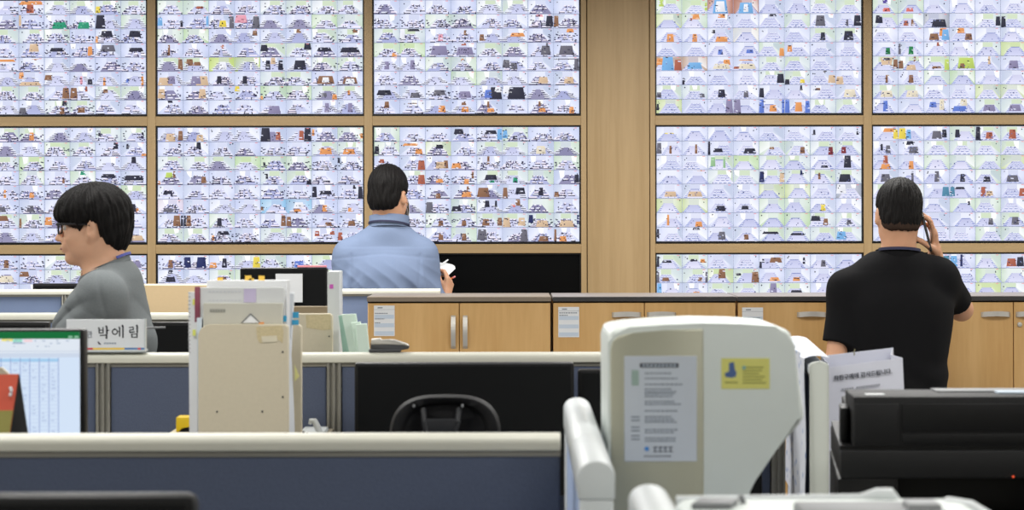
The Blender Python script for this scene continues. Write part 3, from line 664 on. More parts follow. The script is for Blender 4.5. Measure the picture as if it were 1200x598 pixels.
# ------------------------------------------------------------------ name plate
d = 4.72
t = thing('name_plate', 'white name plate with black lettering on the divider rail', 'sign', P(124, 411, d))
x0, x1, z0, z1 = X(78, d), X(169.5, d), Z(411.5, d), Z(373.5, d)
b = B(); b.bx(x0, x1, d-0.004, d+0.002, z0+0.006, z1, 0.0008, 1); b.go('card', mat('name_card', (218, 222, 226), 0.5, var=0.01), t)
m = mat('clear_holder', (200, 206, 208), 0.2, var=0.02)
b = B(); b.bx(x0-0.002, x1+0.004, d-0.02, d+0.022, z0, z0+0.005, 0.001); b.bx(x1, x1+0.0035, d-0.006, d+0.006, z0+0.005, z1+0.001); b.go('holder', m, t)
for a_, c_, cc in ((78, 109, (196, 60, 66)), (109, 146, (226, 192, 84)), (146, 169.5, (86, 122, 168)), (161.5, 165, (206, 84, 92))):
    b = B(); e = 0.0004 if cc[0] == 206 else 0; b.bx(X(a_, d), X(c_, d), d-0.0048-e, d-0.0040, Z(409.2, d), Z(406.8, d)); b.go('colour_stripe', mat('stripe_%d_%d' % (cc[0], cc[1]), cc, 0.6), t)
# brush-style lettering drawn stroke by stroke (units: picture pixels on the plate)
def strokes(b, lst, y, sc=1.0):
    for st in lst:
        pts = st[0]; w0, w1 = st[1], st[2]
        for k in range(len(pts)-1):
            a_ = P(pts[k][0], pts[k][1], d); c_ = P(pts[k+1][0], pts[k+1][1], d); a_.y = c_.y = y; dd = c_-a_
            if dd.length < 1e-6: continue
            n = Vector((-dd.z, 0, dd.x)).normalized(); e = dd.normalized()*0.0004
            ta = k/(len(pts)-1); tb = (k+1)/(len(pts)-1); ra = 1.25*(w0+(w1-w0)*ta)/486/2; rb = 1.25*(w0+(w1-w0)*tb)/486/2
            b.prism([a_-e+n*ra, c_+e+n*rb, c_+e-n*rb, a_-e-n*ra], (0, -0.0004, 0))
def circ(cx_, cy_, rx, ry, n=16): return [(cx_+rx*math.cos(2*math.pi*k/n), cy_+ry*math.sin(2*math.pi*k/n)) for k in range(n+1)]
b = B()
G = [([(115.6, 383.2), (116.4, 384.4), (116.4, 389.8)], 1.5, 1.1), ([(120.6, 383), (121, 384), (121, 389.8)], 1.2, 1.0), ([(116.4, 386.2), (121, 386)], .7, .7), ([(116.4, 389.6), (121, 389.4)], .8, .7),
     ([(124.2, 381.2), (125.4, 382.4), (125.4, 391)], 1.8, 1.4), ([(125.4, 386.6), (128.3, 386.3)], 1.2, .7), ([(117.4, 392.4), (124.5, 391.8), (125.2, 392.4), (125, 396)], .8, 1.7),
     (circ(134.8, 388.2, 2.9, 3.0), 1.0, 1.0), ([(134.2, 384.3), (135.6, 384.9)], .8, .6), ([(139.6, 382.4), (140.4, 383.4), (140.4, 393.6)], 1.5, 1.0), ([(137.6, 387.8), (140.4, 387.6)], .8, .7), ([(143.2, 380.6), (144.3, 381.8), (144.3, 395.2)], 1.7, 1.2),
     ([(151.6, 383.2), (156.4, 382.6), (156.4, 385.6), (152.2, 386.2), (152.2, 389), (157.8, 388.2)], .8, 1.2), ([(160, 380.4), (161, 381.4), (161, 389.6)], 1.8, 1.4), ([(154.6, 390.6), (154.9, 394.9)], 1.3, 1.1), ([(154.8, 391), (160.6, 390.6)], .7, .7), ([(160.6, 390.4), (160.8, 395)], 1.2, 1.1), ([(154.8, 394.6), (160.8, 394.4)], .8, .8)]
strokes(b, G, d-0.0043); b.go('name_lettering', M_INK, t)
b = B()
G2 = [([(103.2, 388.2), (105.6, 388), (105.4, 390)], .6, .6), ([(104.2, 390.2), (104.2, 391.4)], .5, .5), ([(102.6, 391.6), (106.2, 391.2)], .5, .5), ([(107, 387.4), (107, 393.2)], .8, .7), ([(107, 390), (108.2, 390)], .5, .5), ([(103.6, 392.6), (103.6, 394.6), (107.6, 394.4)], .6, .6)]
strokes(b, G2, d-0.0043); b.go('rank_lettering', M_INKGREY, t); b = B()
for k in range(5): b.bx(X(122+k*3, d), X(124.3+k*3, d), d-0.0046, d-0.0042, Z(402.4, d), Z(400.8, d))
b.go('small_lettering', mat('blue_grey_ink', (140, 152, 168), 0.8), t)
b = B(); strokes(b, [([(115, 399.8), (116.2, 401), (116, 402.6)], 1.2, .8), ([(116.6, 401.4), (118, 403)], 1.2, .9)], d-0.0043); b.go('emblem', mat('emblem_ink', (96, 88, 104), 0.8), t)
# grey bar
d = 5.2
b = B(); b.cyl(P(150, 384.2, d), P(193.5, 383.2, d), 0.0028, None, 10); b.box(P(150, 384.2, d)-Vector((0, 0, 0.18)), (0.012, 0.02, 0.37), None, 0.002); b.box(P(150, 384.2, d)-Vector((0, 0, 0.555)), (0.10, 0.10, 0.01), None, 0.002)
# the bar is the arm of a small copy stand on the desk
z_ = P(150, 384.2, d).z
b.bx(X(148.7, d), X(151.3, d), d-0.008, d+0.008, 0.72, z_)
tag(b.go('copy_stand', M_GREY, loc=(X(150, d), d, 0.72)), 'slim grey stand arm in front of black monitor, right of the name plate', 'stand')

# beige board behind the second divider
d = 6.93
t = thing('desktop_bookcase', 'plain beige bookcase back between the profile man and the files', 'bookcase', (X(190, d), d+0.1, 0.0))
x0, x1, zt = X(112, d), X(262, d), Z(334, d)
b = B(); b.bx(x0, x1, d, d+0.015, 0.02, zt, 0.002); b.go('back_panel', mat('tan_board', (196, 172, 134), 0.6, var=0.04, scale=90), t)
b = B(); b.bx(x0, x0+0.018, d+0.015, d+0.27, 0, zt); b.go('side_panel', M_BOARD, t)
b = B(); b.bx(x1-0.018, x1, d+0.015, d+0.27, 0, zt); b.go('side_panel', M_BOARD, t)
for z_ in (0.1, 0.5, 0.9, zt-0.018):
    b = B(); b.bx(x0+0.018, x1-0.018, d+0.015, d+0.26, z_, z_+0.016); b.go('shelf', M_BOARD, t)

# ------------------------------------------------------------------ file racks
def rackpanel(b, pl, pr, py, d, rad, z0=0.72, left=True, th=0.018):
    x0, x1, zt = X(pl, d), X(pr, d), Z(py, d)
    pts = []
    if left: pts += [(x0+rad-rad*math.cos(a), d, zt-rad+rad*math.sin(a)) for a in [math.pi/2*k/8 for k in range(9)]]
    else: pts += [(x0, d, zt)]
    pts += [(x1-0.006, d, zt), (x1, d, zt-0.006), (x1, d, z0), (x0, d, z0)]
    b.prism(pts, (0, th, 0), 0.0015, 1)
def screws(b, lst, d):
    for px, py in lst: p = P(px, py, d); b.cyl(p+Vector((0, 0.002, 0)), p+Vector((0, -0.0012, 0)), 0.0025, 0.002, 10)
d = 4.2
t = thing('file_rack', 'tall beige file rack full of folders in front of the navy divider', 'rack', (X(284, d), 4.3, 0.72))
b = B(); rackpanel(b, 232, 337.5, 380, d, 0.025); sp_ = b.go('side_panel', M_BOARD, t)
b = B(); rackpanel(b, 236.5, 353, 380, 4.415, 0.025); b.go('side_panel', M_BOARD, t)
b = B(); screws(b, [(331, 412), (331, 465), (254, 482), (307, 482)], d); b.go('screw', M_DGREY, sp_)
# torn tape left on the front panel
b = B()
def tape(b, pts, d): b.prism([P(x_, y_, d-0.0006) for x_, y_ in pts], (0, 0.0005, 0))
tape(b, [(300, 383), (330, 381), (332, 388), (331, 402), (326, 398), (304, 402), (301, 396)], d); b.go('tape_residue', mat('yellowed_tape', (202, 187, 148), 0.6, var=0.2, scale=180), sp_)
b = B(); tape(b, [(306, 394), (324, 393), (325, 400), (307, 401)], d-0.0006); b.go('torn_label', mat('torn_label', (216, 208, 184), 0.7), sp_)
ZS = 1.0
b = B(); b.bx(X(234, d), X(337, d)-0.002, 4.22, 4.415, ZS-0.016, ZS); b.go('shelf', M_BOARD, t)
b = B(); b.bx(X(234, d), X(337, d)-0.002, 4.22, 4.415, 0.74, 0.756); b.go('shelf', M_BOARD, t)
def folder(name, pl, pr, pt, d, m, label, cat, th=0.012, z0=ZS, group='folders standing in the tall file rack', bev=0.001, slant=0.0):
    x0, x1, zt = X(pl, d), X(pr, d), Z(pt, d)
    t_ = thing(name, label, cat, ((x0+x1)/2, d, z0), 0, None)
    b = B(); b.prism([(x0-slant, d, z0), (x1-slant, d, z0), (x1, d, zt), (x0, d, zt)], (0, th, 0), bev, 1); b.go('cover', m, t_)
    return t_
M_FOLD = mat('grey_folder', (192, 190, 178), 0.6, var=0.03)
t1 = folder('file_folder', 238, 331, 355, 4.224, M_FOLD, 'grey folder with a white corner showing, foremost in the tall rack', 'folder', 0.012)
b = B(); b.prism([P(283, 378, 4.2236), P(293.5, 367.5, 4.2236), P(304.5, 378, 4.2236)], (0, -0.001, 0)); b.go('white_corner', M_PAPER, t1)
b = B()
for a_, c_ in (((283, 378), (293.5, 367.5)), ((293.5, 367.5), (304.5, 378))):
    p, q = P(a_[0], a_[1], 4.2226), P(c_[0], c_[1], 4.2226); b.tube([p, q], 0.0014, 6)
b.go('corner_edge', mat('grey_line', (118, 120, 122), 0.6), t1)
b = B()
for k in range(6): b.bx(X(245.5+k*3.1, 4.22), X(248+k*3.1, 4.22), 4.2232, 4.224, Z(365.5, 4.22), Z(361.8, 4.22))
b.go('title_text', mat('faded_ink', (148, 148, 140), 0.8), t1)
b = B(); b.bx(X(303, 4.22), X(309, 4.22), 4.2215, 4.2235, Z(380.5, 4.22), Z(377.4, 4.22)); b.go('index_tab', M_ORANGE, t1)
t2 = folder('clear_folder', 231, 333, 336.5, 4.238, mat('clear_pale_folder', (206, 208, 208), 0.4, var=0.03), 'pale clear folder with purple patch behind the grey folder', 'folder', 0.016)
b = B(); b.bx(X(285.5, 4.237), X(300, 4.237), 4.2372, 4.2381, Z(354, 4.237), Z(338, 4.237)); b.go('purple_patch', mat('lilac_print', (190, 180, 208), 0.6), t2)
b = B()
for k in range(9):
    for y_ in (341, 351): b.bx(X(244+k*4.4, 4.237), X(247.2+k*4.4, 4.237), 4.2374, 4.2381, Z(y_+.9, 4.237), Z(y_, 4.237))
b.go('faint_print', mat('faint_print', (188, 192, 198), 0.6), t2)
b = B(); b.bx(X(228, 4.237), X(234.5, 4.237), 4.2355, 4.2385, Z(377, 4.237), Z(335.5, 4.237), 0.001); b.go('spine', mat('burgundy_cover', (134, 66, 84), 0.6), t2)
t4 = folder('document_stack', 242, 336, 328.5, 4.27, M_PAPER, 'thick white document stack, tallest in the tall rack', 'papers', 0.06)
for a_, c_, y0_, y1_ in ((253.5, 260, 325, 329.5), (286, 293.5, 322.8, 329.5), (291, 296.5, 326, 329.5), (302, 309, 323, 329.5)):
    b = B(); b.bx(X(a_, 4.27), X(c_, 4.27), 4.282, 4.2835, Z(y1_, 4.27), Z(y0_, 4.27)); b.go('index_tab', M_TABY, t4)
t5 = folder('loose_papers', 328, 344, 343.5, 4.35, mat('white_loose_sheet', (220, 224, 230), 0.8, var=0.02), 'white sheets leaning right in the tall rack', 'papers', 0.02, ZS, slant=0.02)
for y0_, y1_, a_, c_ in ((365.5, 372.5, 343, 350), (374.5, 380.5, 342, 350)):
    b = B(); b.bx(X(a_, 4.35), X(c_, 4.35), 4.348, 4.3495, Z(y1_, 4.35), Z(y0_, 4.35)); b.go('index_tab', M_TABB, t5)
b = B(); b.bx(X(330, 4.225), X(335, 4.225), 4.2355, 4.2375, Z(377, 4.225), Z(370, 4.225)); b.go('index_tab', M_TABB, t2)
# papers sticking out on both sides
t6 = thing('spiral_notebook', 'spiral notebook and pale papers sticking out left of the tall rack', 'notebook', (X(230, 4.3), 4.3, 0.756))
b = B(); b.prism([(X(227, 4.32), 4.26, 0.99), (X(236, 4.32), 4.26, 0.99), (X(236, 4.32), 4.26, Z(341, 4.3)), (X(226, 4.32), 4.26, Z(341, 4.3))], (0, 0.012, 0)); 
b.go('pages', M_PAPER, t6)
b = B()
for k in range(16):
    zz = Z(342+k*4.6, 4.3); b.tube([(X(225.5, 4.3)+0.004*math.cos(a), 4.266+0.006*math.sin(a), zz) for a in [2*math.pi*q/10 for q in range(10)]], 0.0009, 6, True)
b.go('spiral', M_GREY, t6)
for y_ in (350, 386):
    b = B(); b.bx(X(225.5, 4.255), X(229, 4.255), 4.2545, 4.256, Z(y_+7, 4.255), Z(y_, 4.255)); b.go('index_tab', mat('lime_tab', (226, 230, 112), 0.7), t6)
t7 = thing('paper_bundle', 'pale blue papers bulging from the lower left of the tall rack', 'papers', (X(230, 4.3), 4.3, 0.756))
b = B()
for k, (a_, y0_, y1_, e_, yy) in enumerate(((231, 478, 372, 236.8, 4.2235), (228.5, 425, 384, 270, 4.345), (230, 458, 392, 270, 4.375))):
    b = B(); b.prism([(X(a_, 4.23), yy, Z(y1_, 4.23)), (X(a_+1.5, 4.23), yy, Z(y0_, 4.23)), (X(e_, 4.23), yy, Z(y0_, 4.23)), (X(e_, 4.23), yy, Z(y1_, 4.23))], (0, 0.012, 0)); b.go('sheet', mat('pale_blue_sheet', (202, 214, 224), 0.8, var=0.03), t7)
b.bm.free()
t8 = thing('paper_bundle', 'curled white papers in the open right side of the tall rack', 'papers', (X(340, 4.3), 4.3, 0.756))
b = B()
def curl(u, v): 
    z = 0.757+v*(Z(396, 4.28)-0.757); return (X(337.5, 4.28)+0.010*math.sin(v*3.0+0.3)*(0.4+0.6*u)-0.003*(1-v), 4.235+u*0.105, z-0.02*math.sin(u*3))
b.grid(curl, 8, 20, 0.004); b.go('sheet', mat('greyish_white_sheet', (206, 210, 216), 0.8, var=0.03), t8)
b = B(); b.prism([P(345, 427, 4.33), P(350.5, 441, 4.33), P(345, 447, 4.33)], (0, 0.0012, 0)); b.go('yellow_note', mat('pale_yellow_note', (232, 226, 150), 0.8), t8)

# second rack behind the navy divider
d = 5.1
t = thing('file_rack', 'short beige file rack behind the navy divider, left of the green papers', 'rack', (X(370, d), d+0.12, 0.72))
b = B(); rackpanel(b, 349-30, 389.5, 367.3, d, 0.02, left=False); sp_ = b.go('side_panel', M_BOARD, t)
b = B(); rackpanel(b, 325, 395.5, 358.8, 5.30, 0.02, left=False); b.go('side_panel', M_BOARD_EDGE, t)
b = B(); screws(b, [(385.5, 394)], d); b.go('screw', M_DGREY, sp_)
b = B(); tape(b, [(358, 369), (387, 368), (388, 386), (378, 387), (359, 384)], d); b.go('tape_residue', mat('yellowed_tape', (202, 187, 148)), sp_)
b = B(); b.bx(X(320, d), X(389, d), 5.118, 5.30, 1.03, 1.045); b.go('shelf', M_BOARD, t)
b = B(); b.bx(X(320, d), X(389, d), 5.118, 5.30, 0.74, 0.756); b.go('shelf', M_BOARD, t)
t = thing('box_file', 'white box file spine with a magenta square, beside the upright black screen', 'file', (X(390, 5.2), 5.22, 1.045))
b = B(); b.bx(X(383.5, 5.18), X(397.5, 5.18), 5.18, 5.28, 1.045, Z(318, 5.18), 0.002); b.go('case', M_CAP, t)
b = B(); b.bx(X(386, 5.18), X(390.5, 5.18), 5.1785, 5.18, Z(338, 5.18), Z(333, 5.18)); b.go('magenta_label', mat('magenta_sticker', (206, 96, 190), 0.6), t)
# green papers
d = 4.98
deskshelf(X(392, d)+0.035, X(455, d), 4.84, 5.06, 1.12, 'beige riser behind the navy divider, under the green papers')
grp = [(394, 411, 371, 370.5, 402, 413), (397, 413, 370, 369, 409, 421), (400, 416.5, 368.5, 368, 415, 429), (412, 423, 377.5, 376.5, 425, 432), (418.5, 431, 379, 378, 424, 437.5)]
for k, (a_, c_, ya, yb, e_, f_) in enumerate(grp):
    y = 5.04-k*0.028
    o_ = B(); pts = [Vector((X(a_, d), y, Z(ya, d))), Vector((X(c_, d), y, Z(yb, d))), Vector((X(f_+1.5, d), y, 1.12)), Vector((X(e_+1.5, d), y, 1.12))]
    o_.prism(pts, (0, 0.018, 0), 0.0008, 1)
    tag(o_.go('green_envelope', M_GREENPAPER if k > 1 else M_GREENSHADE, loc=pts[2]), ['leftmost slanting green envelope of the fan', 'second slanting green envelope from the left', 'tallest pale green envelope of the fan', 'fourth pale green envelope from the left, short', 'rightmost pale green envelope, nearest the stapler'][k], 'envelope', 'pale green envelopes leaning in a fan')
# stapler on the rail
d = 4.73
t = thing('stapler', 'silver and dark grey stapler lying on the divider rail by the green envelopes', 'stapler', P(458, 412, d))
zb = Z(412.6, d)
b = B(); b.bx(X(432, d), X(470, d), d-0.014, d+0.014, zb, zb+0.008, 0.003); b.go('base', M_DGREY, t)
b = B(); pr_ = [(434, 411), (434, 401), (448, 400.2), (466, 401.5), (476, 403.5), (480, 406), (479, 409), (466, 411)]
b.prism([(X(a_, d), d-0.012, Z(y_-0.4, d)) for a_, y_ in pr_], (0, 0.024, 0), 0.003); b.go('arm', M_DGREY, t)
b = B(); pr_ = [(435, 404), (435, 397), (446, 396), (447, 399.5), (458, 399), (459, 397.5), (462, 398), (478, 403), (479.5, 405.6), (460, 403.2)]
b.prism([(X(a_, d), d-0.0135, Z(y_, d)) for a_, y_ in pr_], (0, 0.027, 0), 0.003); b.go('top_cover', M_STEEL, t)

# small things between the two navy dividers
deskshelf(X(200, 4.5), X(232, 4.5)-0.002, 4.46, 4.56, Z(505, 4.5), 'beige riser under the yellow tape dispenser')
d = 4.5
t = thing('tape_dispenser', 'yellow and black tape dispenser left of the tall file rack', 'dispenser', P(220, 505, d))
z0 = Z(505, d)
b = B(); b.prism([(X(a_, d), d-0.02, Z(y_, d)) for a_, y_ in ((207.5, 505), (207.5, 487.5), (233, 487.5), (233, 498), (214, 499.5), (211, 505))], (0, 0.05, 0), 0.002); b.go('body', M_YELLOW, t)
b = B(); b.prism([(X(a_, d), d-0.017, Z(y_, d)) for a_, y_ in ((210, 505), (213, 500), (233, 498.5), (233, 505))], (0, 0.044, 0), 0.002); b.go('base', M_BLACK, t)
deskshelf(X(345, 4.5)+0.01, X(383, 4.5), 4.44, 4.68, Z(512, 4.5), 'beige riser under the white handset')
t = thing('telephone', 'white desk telephone whose handset tip shows above the near rail', 'telephone', P(366, 512, d))
zb = Z(512, d)
b = B(); b.bx(X(350, d), X(379, d), 4.48, 4.62, zb, zb+0.012, 0.004); b.go('base', M_CAP, t)
b = B(); b.tube([P(374.5, 508.5, 4.5), P(371.5, 500, 4.5), P(368, 492.8, 4.5), P(364, 492.6, 4.5), P(362.6, 497, 4.5)], [0.0075, 0.0078, 0.007, 0.0055, 0.004], 12); b.go('handset', M_CAP, t)
b = B()
for k in range(4): b.bx(X(347+k*4.2, d), X(349.6+k*4.2, d), 4.47, 4.478, zb, Z(503.5+(k % 2)*1.5, d), 0.001)
b.go('key_row', M_GREY, t)

# office chair in the near bay, only its headrest showing
d = 3.9
t = thing('office_chair', 'black office chair whose headrest shows before the wide black monitor', 'chair', (X(522, d), 4.0, 0))
zt = Z(463, d); xc = X(522, d); hw = 65*d/F
out = []
for k in range(25):
    a = math.pi*k/24; r = abs(math.cos(a))**0.62*math.copysign(1, math.cos(a)); out.append((xc+hw*r, zt-0.085+0.085*abs(math.sin(a))**0.75))
low = [(xc-hw*0.97, zt-0.13), (xc-hw*0.72, zt-0.165), (xc+hw*0.72, zt-0.165), (xc+hw*0.97, zt-0.13)]
ring = out+low
b = B()
def curve(x): return 0.05*((x-xc)/hw)**2
n = len(ring)
rings = []
for sc_, yy in ((1.0, 0.0), (1.0, 0.016), (0.95, -0.014), (0.80, -0.012), (0.74, 0.004), (0.70, 0.008)):
    czz = zt-0.075
    rings.append([(xc+(x_-xc)*sc_, d+yy-curve(x_)*0.6, czz+(z_-czz)*sc_) for x_, z_ in ring])
V = [[b.bm.verts.new(p) for p in rg] for rg in (rings[1], rings[0], rings[2], rings[3], rings[4], rings[5])]
for i in range(len(V)-1):
    for j in range(n): b.bm.faces.new((V[i][j], V[i][(j+1) % n], V[i+1][(j+1) % n], V[i+1][j]))
b.bm.faces.new(V[-1]); b.bm.faces.new(list(reversed(V[0])))
hr = b.go('headrest', mat('headrest_plastic', (21, 21, 23), 0.6, var=0.08, spec=0.18), t, angle=70)
b = B()
for px in (484.5, 541.5): p = P(px, 476, d-0.034); b.cyl(p+Vector((0, 0.02, 0)), p, 0.0028, None, 12)
b.go('screw', M_GREY, hr)
b = B()
for sx in (-1, 1): b.tube([(xc-0.008+sx*0.035, d-0.022, zt-0.026), (xc-0.008+sx*0.033, d-0.040, zt-0.05), (xc-0.008+sx*0.026, d-0.045, zt-0.085), (xc-0.008, d-0.045, zt-0.115)], 0.0062, 10)
b.box((xc-0.008, d-0.040, zt-0.068), (0.07, 0.008, 0.05), None, 0.003); b.sph((xc-0.03, d-0.047, zt-0.083), (0.016, 0.008, 0.010)); b.bx(xc-0.03, xc+0.014, d-0.045, d-0.015, zt-0.36, zt-0.10, 0.006)
b.go('headrest_bracket', mat('satin_black_plastic', (33, 34, 37), 0.5, var=0.05, spec=0.25), t)
b = B(); b.grid(lambda u, v: (xc+(u-0.5)*0.44*(1-0.15*v), d+0.0-0.06*((u-0.5)*2)**2*0.6+0.02*math.sin(v*3), 0.52+v*0.42), 12, 12, 0.02); b.go('backrest', M_BLACKM, t)
b = B(); b.bx(xc-0.24, xc+0.24, d+0.0, d+0.46, 0.44, 0.52, 0.03, 3); b.go('seat', M_BLACKM, t)
b = B(); b.cyl((xc, d+0.22, 0.10), (xc, d+0.22, 0.44), 0.03); b.bx(xc-0.03, xc+0.03, d-0.02, d+0.2, 0.41, 0.44); b.bx(xc-0.03, xc+0.03, d-0.03, d-0.005, 0.41, 0.85); b.go('column', M_BLACK, t)
for k in range(5):
    a = 2*math.pi*k/5+0.3; e = Vector((xc+0.28*math.cos(a), d+0.22+0.28*math.sin(a), 0.07)); b = B(); b.tube([(xc, d+0.22, 0.11), e], [0.03, 0.018], 10); b.go('base_arm', M_BLACK, t)
    b = B(); b.cyl(e+Vector((-0.012, 0, -0.043)), e+Vector((0.012, 0, -0.043)), 0.027, None, 16); b.cyl(e, e-Vector((0, 0, .04)), 0.008); b.go('caster', M_BLACK, t)

# tent calendar
deskshelf(-1.30, X(40, 3.3), 3.20, 3.42, 1.085, 'beige riser in front of the spreadsheet monitor')
t = thing('desk_calendar', 'red and olive tent calendar at left edge before the spreadsheet screen', 'calendar', (X(0, 3.3), 3.3, 1.085))
d = 3.27
zt = Z(440, d); z0 = 1.085
def onface(px, py, off): 
    v = (zt-Z(py, d))/(zt-z0); return Vector((X(px, d), 3.31-0.045*v-off, Z(py, d)))
b = B(); b.prism([onface(-70, 440, 0), onface(14, 440, 0), onface(7, 515, 0), onface(-74, 515, 0)], (0, 0.003, 0)); fr = b.go('front_page', M_RED, t)
b = B(); b.prism([onface(-70, 482, 0.0008), onface(10.2, 482, 0.0008), onface(7, 515, 0.0008), onface(-74, 515, 0.0008)], (0, 0.0007, 0)); b.go('lower_band', mat('olive_print', (146, 140, 70), 0.6), fr)
b = B(); b.tube([onface(-2+9*math.cos(a), 460+9*math.sin(a), 0.001) for a in [1.2*k/6-0.6 for k in range(7)]], 0.0025, 8); b.go('printed_mark', M_PAPER, fr)
b = B(); b.prism([onface(14, 440, -0.004), onface(24.5, 515, -0.03), onface(8, 515, -0.002)], (0, 0.004, 0)); b.prism([onface(-70, 440, -0.004), (X(14, d), 3.314, zt), (X(24.5, d), 3.37, z0), (X(-70, d), 3.37, z0)], (0, 0.003, 0)); b.go('easel_back', M_BLACK, t)
b = B(); b.prism([P(-70, 424, 3.31), P(2, 430, 3.31), P(13, 440, 3.31), P(-70, 440, 3.31)], (0, 0.006, 0)); b.go('curled_page', mat('cream_page', (214, 200, 176), 0.7), t)

# ------------------------------------------------------------------ right side machines
t = thing('equipment_cabinet', 'low grey cabinet under the black printer', 'cabinet', (0.91, 3.76, 0))
b = B(); b.bx(0.565, 1.25, 3.40, 4.03, 0.03, 0.90, 0.004); b.go('body', M_DESK, t)
b = B(); b.bx(0.56, 1.26, 3.38, 4.04, 0.90, 0.92, 0.003); b.go('top', M_DESK, t)
for k in (0, 1):
    b = B(); b.bx(0.57+k*0.34, 0.905+k*0.34, 3.384, 3.40, 0.06, 0.88, 0.002); dr = b.go('door', M_DESK, t)
    b = B(); b.bx(0.87+k*0.06, 0.885+k*0.06, 3.366, 3.384, 0.6, 0.72, 0.003); b.go('handle', M_STEEL, dr)
t = thing('side_table', 'low grey table under the white paper bag', 'table', (0.97, 4.5, 0))
b = B(); b.bx(0.725, 1.22, 4.30, 4.68, 0.90, 0.92, 0.003); b.go('tabletop', M_DESK, t)
for xx in (0.745, 1.20):
    for yy in (4.32, 4.66): b = B(); b.bx(xx-0.015, xx+0.015, yy-0.015, yy+0.015, 0, 0.90); b.go('leg', M_GREY, t)
d = 3.4
t = thing('multifunction_printer', 'large black multifunction printer at lower right', 'printer', (0.82, 3.6, 0.92))
xl, xr = X(1000, d), 1.06
zt, zm, zg, zl = Z(466, d), Z(524, d), Z(527, d), Z(562, d)
def plan(b, pts, z0, z1, bev=0.0): return b.prism([(x_, y_, z0) for x_, y_ in pts], (0, 0, z1-z0), bev)
b = B(); plan(b, [(xl, d), (xr, d), (xr, d+0.15), (X(990, d+0.15), d+0.15)], zm, zt, 0.003); plan(b, [(X(990, d+0.15)+0.002, d+0.148), (xr-0.002, d+0.148), (xr-0.002, d+0.42), (X(986, d+0.42), d+0.42)], zm, zt-0.035, 0.003)
lid = b.go('scanner_lid', M_BLACKM, t)
b = B(); b.bx(X(1056, d), xr-0.002, d-0.003, d+0.002, Z(506.3, d), zt-0.012, 0.002); b.bx(X(1056, d), xr-0.002, d-0.003, d+0.002, zm+0.004, Z(509, d), 0.002); b.go('lid_panel', M_BLACK, lid)
b = B(); b.bx(X(1001, d), X(1053, d), d-0.002, d+0.002, zm+0.006, zt-0.012, 0.002); b.go('side_panel', M_BLACKM, lid)
b = B(); b.bx(xl+0.028, xl+0.060, d+0.03, d+0.05, zt, zt+0.0015); b.go('label_tape', M_PAPER, lid)
b = B(); b.bx(X(1110, d), xr-0.01, d+0.085, d+0.14, zt-0.002, zt+0.003, 0.001); b.go('feeder_cover', M_GREY, lid)
b = B(); b.bx(X(1178, d), xr-0.005, d+0.05, d+0.08, zt+0.0, zt+0.004, 0.001); b.go('document_edge', M_PAPERBLUE, lid)
b = B(); plan(b, [(X(990, d), d+0.05), (xl-0.001, d+0.05), (X(994, d+0.14), d+0.14), (X(983, d+0.14), d+0.14)], zm, Z(482, d), 0.003); b.go('hinge_block', M_BLACK, t)
b = B(); plan(b, [(X(984, d), d+0.004), (xr, d+0.004), (xr, d+0.43), (X(974, d+0.43), d+0.43)], zg-0.002, zm+0.0005); b.go('seam', M_BLACK, t)
b = B(); plan(b, [(X(984, d), d-0.004), (xr, d-0.004), (xr, d+0.43), (X(973, d+0.43), d+0.43)], zl, zg-0.002, 0.005); b.go('upper_body', M_BLACKM, t)
b = B(); plan(b, [(X(981, d), d), (X(1052, d), d), (X(1052, d), d+0.43), (X(972, d+0.43), d+0.43)], 0.92, zl, 0.003); b.bx(X(1052, d), xr, d+0.20, d+0.43, 0.92, zl, 0.002); b.bx(X(1052, d), xr, d+0.002, d+0.20, 0.92, 0.99, 0.003); b.bx(xr-0.03, xr, d, d+0.2, 0.92, zl); b.go('lower_body', M_BLACK, t)
b = B(); b.bx(X(1070, d), xr-0.05, d-0.02, d+0.19, 1.0, 1.008, 0.002); 
for k in range(6): b.bx(X(1085+k*18, d), X(1090+k*18, d), d-0.01, d+0.18, 1.008, 1.012)
b.go('output_tray', M_BLACKM, t)
m = bpy.data.materials.new('red_led'); m.use_nodes = True; m.node_tree.nodes['Principled BSDF'].inputs['Base Color'].default_value = (0.5, 0.05, 0.02, 1); m.node_tree.nodes['Principled BSDF'].inputs['Emission Color'].default_value = (1, 0.12, 0.04, 1); m.node_tree.nodes['Principled BSDF'].inputs['Emission Strength'].default_value = 0.8
b = B(); p = P(1186, 559.5, d); b.cyl(p+Vector((0, -0.0035, 0)), p+Vector((0, -0.006, 0)), 0.0018, None, 10); b.go('indicator_light', m, t)
# paper bag
t = thing('paper_bag', 'open white paper bag with printed thanks, behind the black printer', 'bag', (0.80, 4.47, 0.92))
FL, FR, BL, BR = P(966, 432, 4.41), P(1057, 420.5, 4.43), P(962, 418, 4.51), P(1046, 408.5, 4.53)
fl, fr_, bl, br = Vector((X(966, 4.41)+0.004, 4.41, 0.92)), Vector((X(1064, 4.43), 4.43, 0.92)), Vector((X(966, 4.41)+0.004, 4.56, 0.92)), Vector((X(1064, 4.43), 4.57, 0.92))
M_BAG = mat('white_bag_paper', (212, 214, 226), 0.7, var=0.015)
def sheet(b, a, c, e, f): b.grid(lambda u, v: (a*(1-u)+c*u)*(1-v)+(f*(1-u)+e*u)*v, 6, 8, 0.001)
b = B(); sheet(b, FL, FR, fr_, fl); fp = b.go('front_panel', M_BAG, t)
b = B(); sheet(b, BL, BR, br, bl); b.go('back_panel', M_BAG, t)
b = B(); gm, gb = (FR+BR)/2+Vector((-0.016, 0, -0.004)), (fr_+br)/2+Vector((-0.002, 0, 0)); sheet(b, FR, gm, gb, fr_); sheet(b, gm, BR, br, gb); b.go('side_gusset', M_BAG, t)
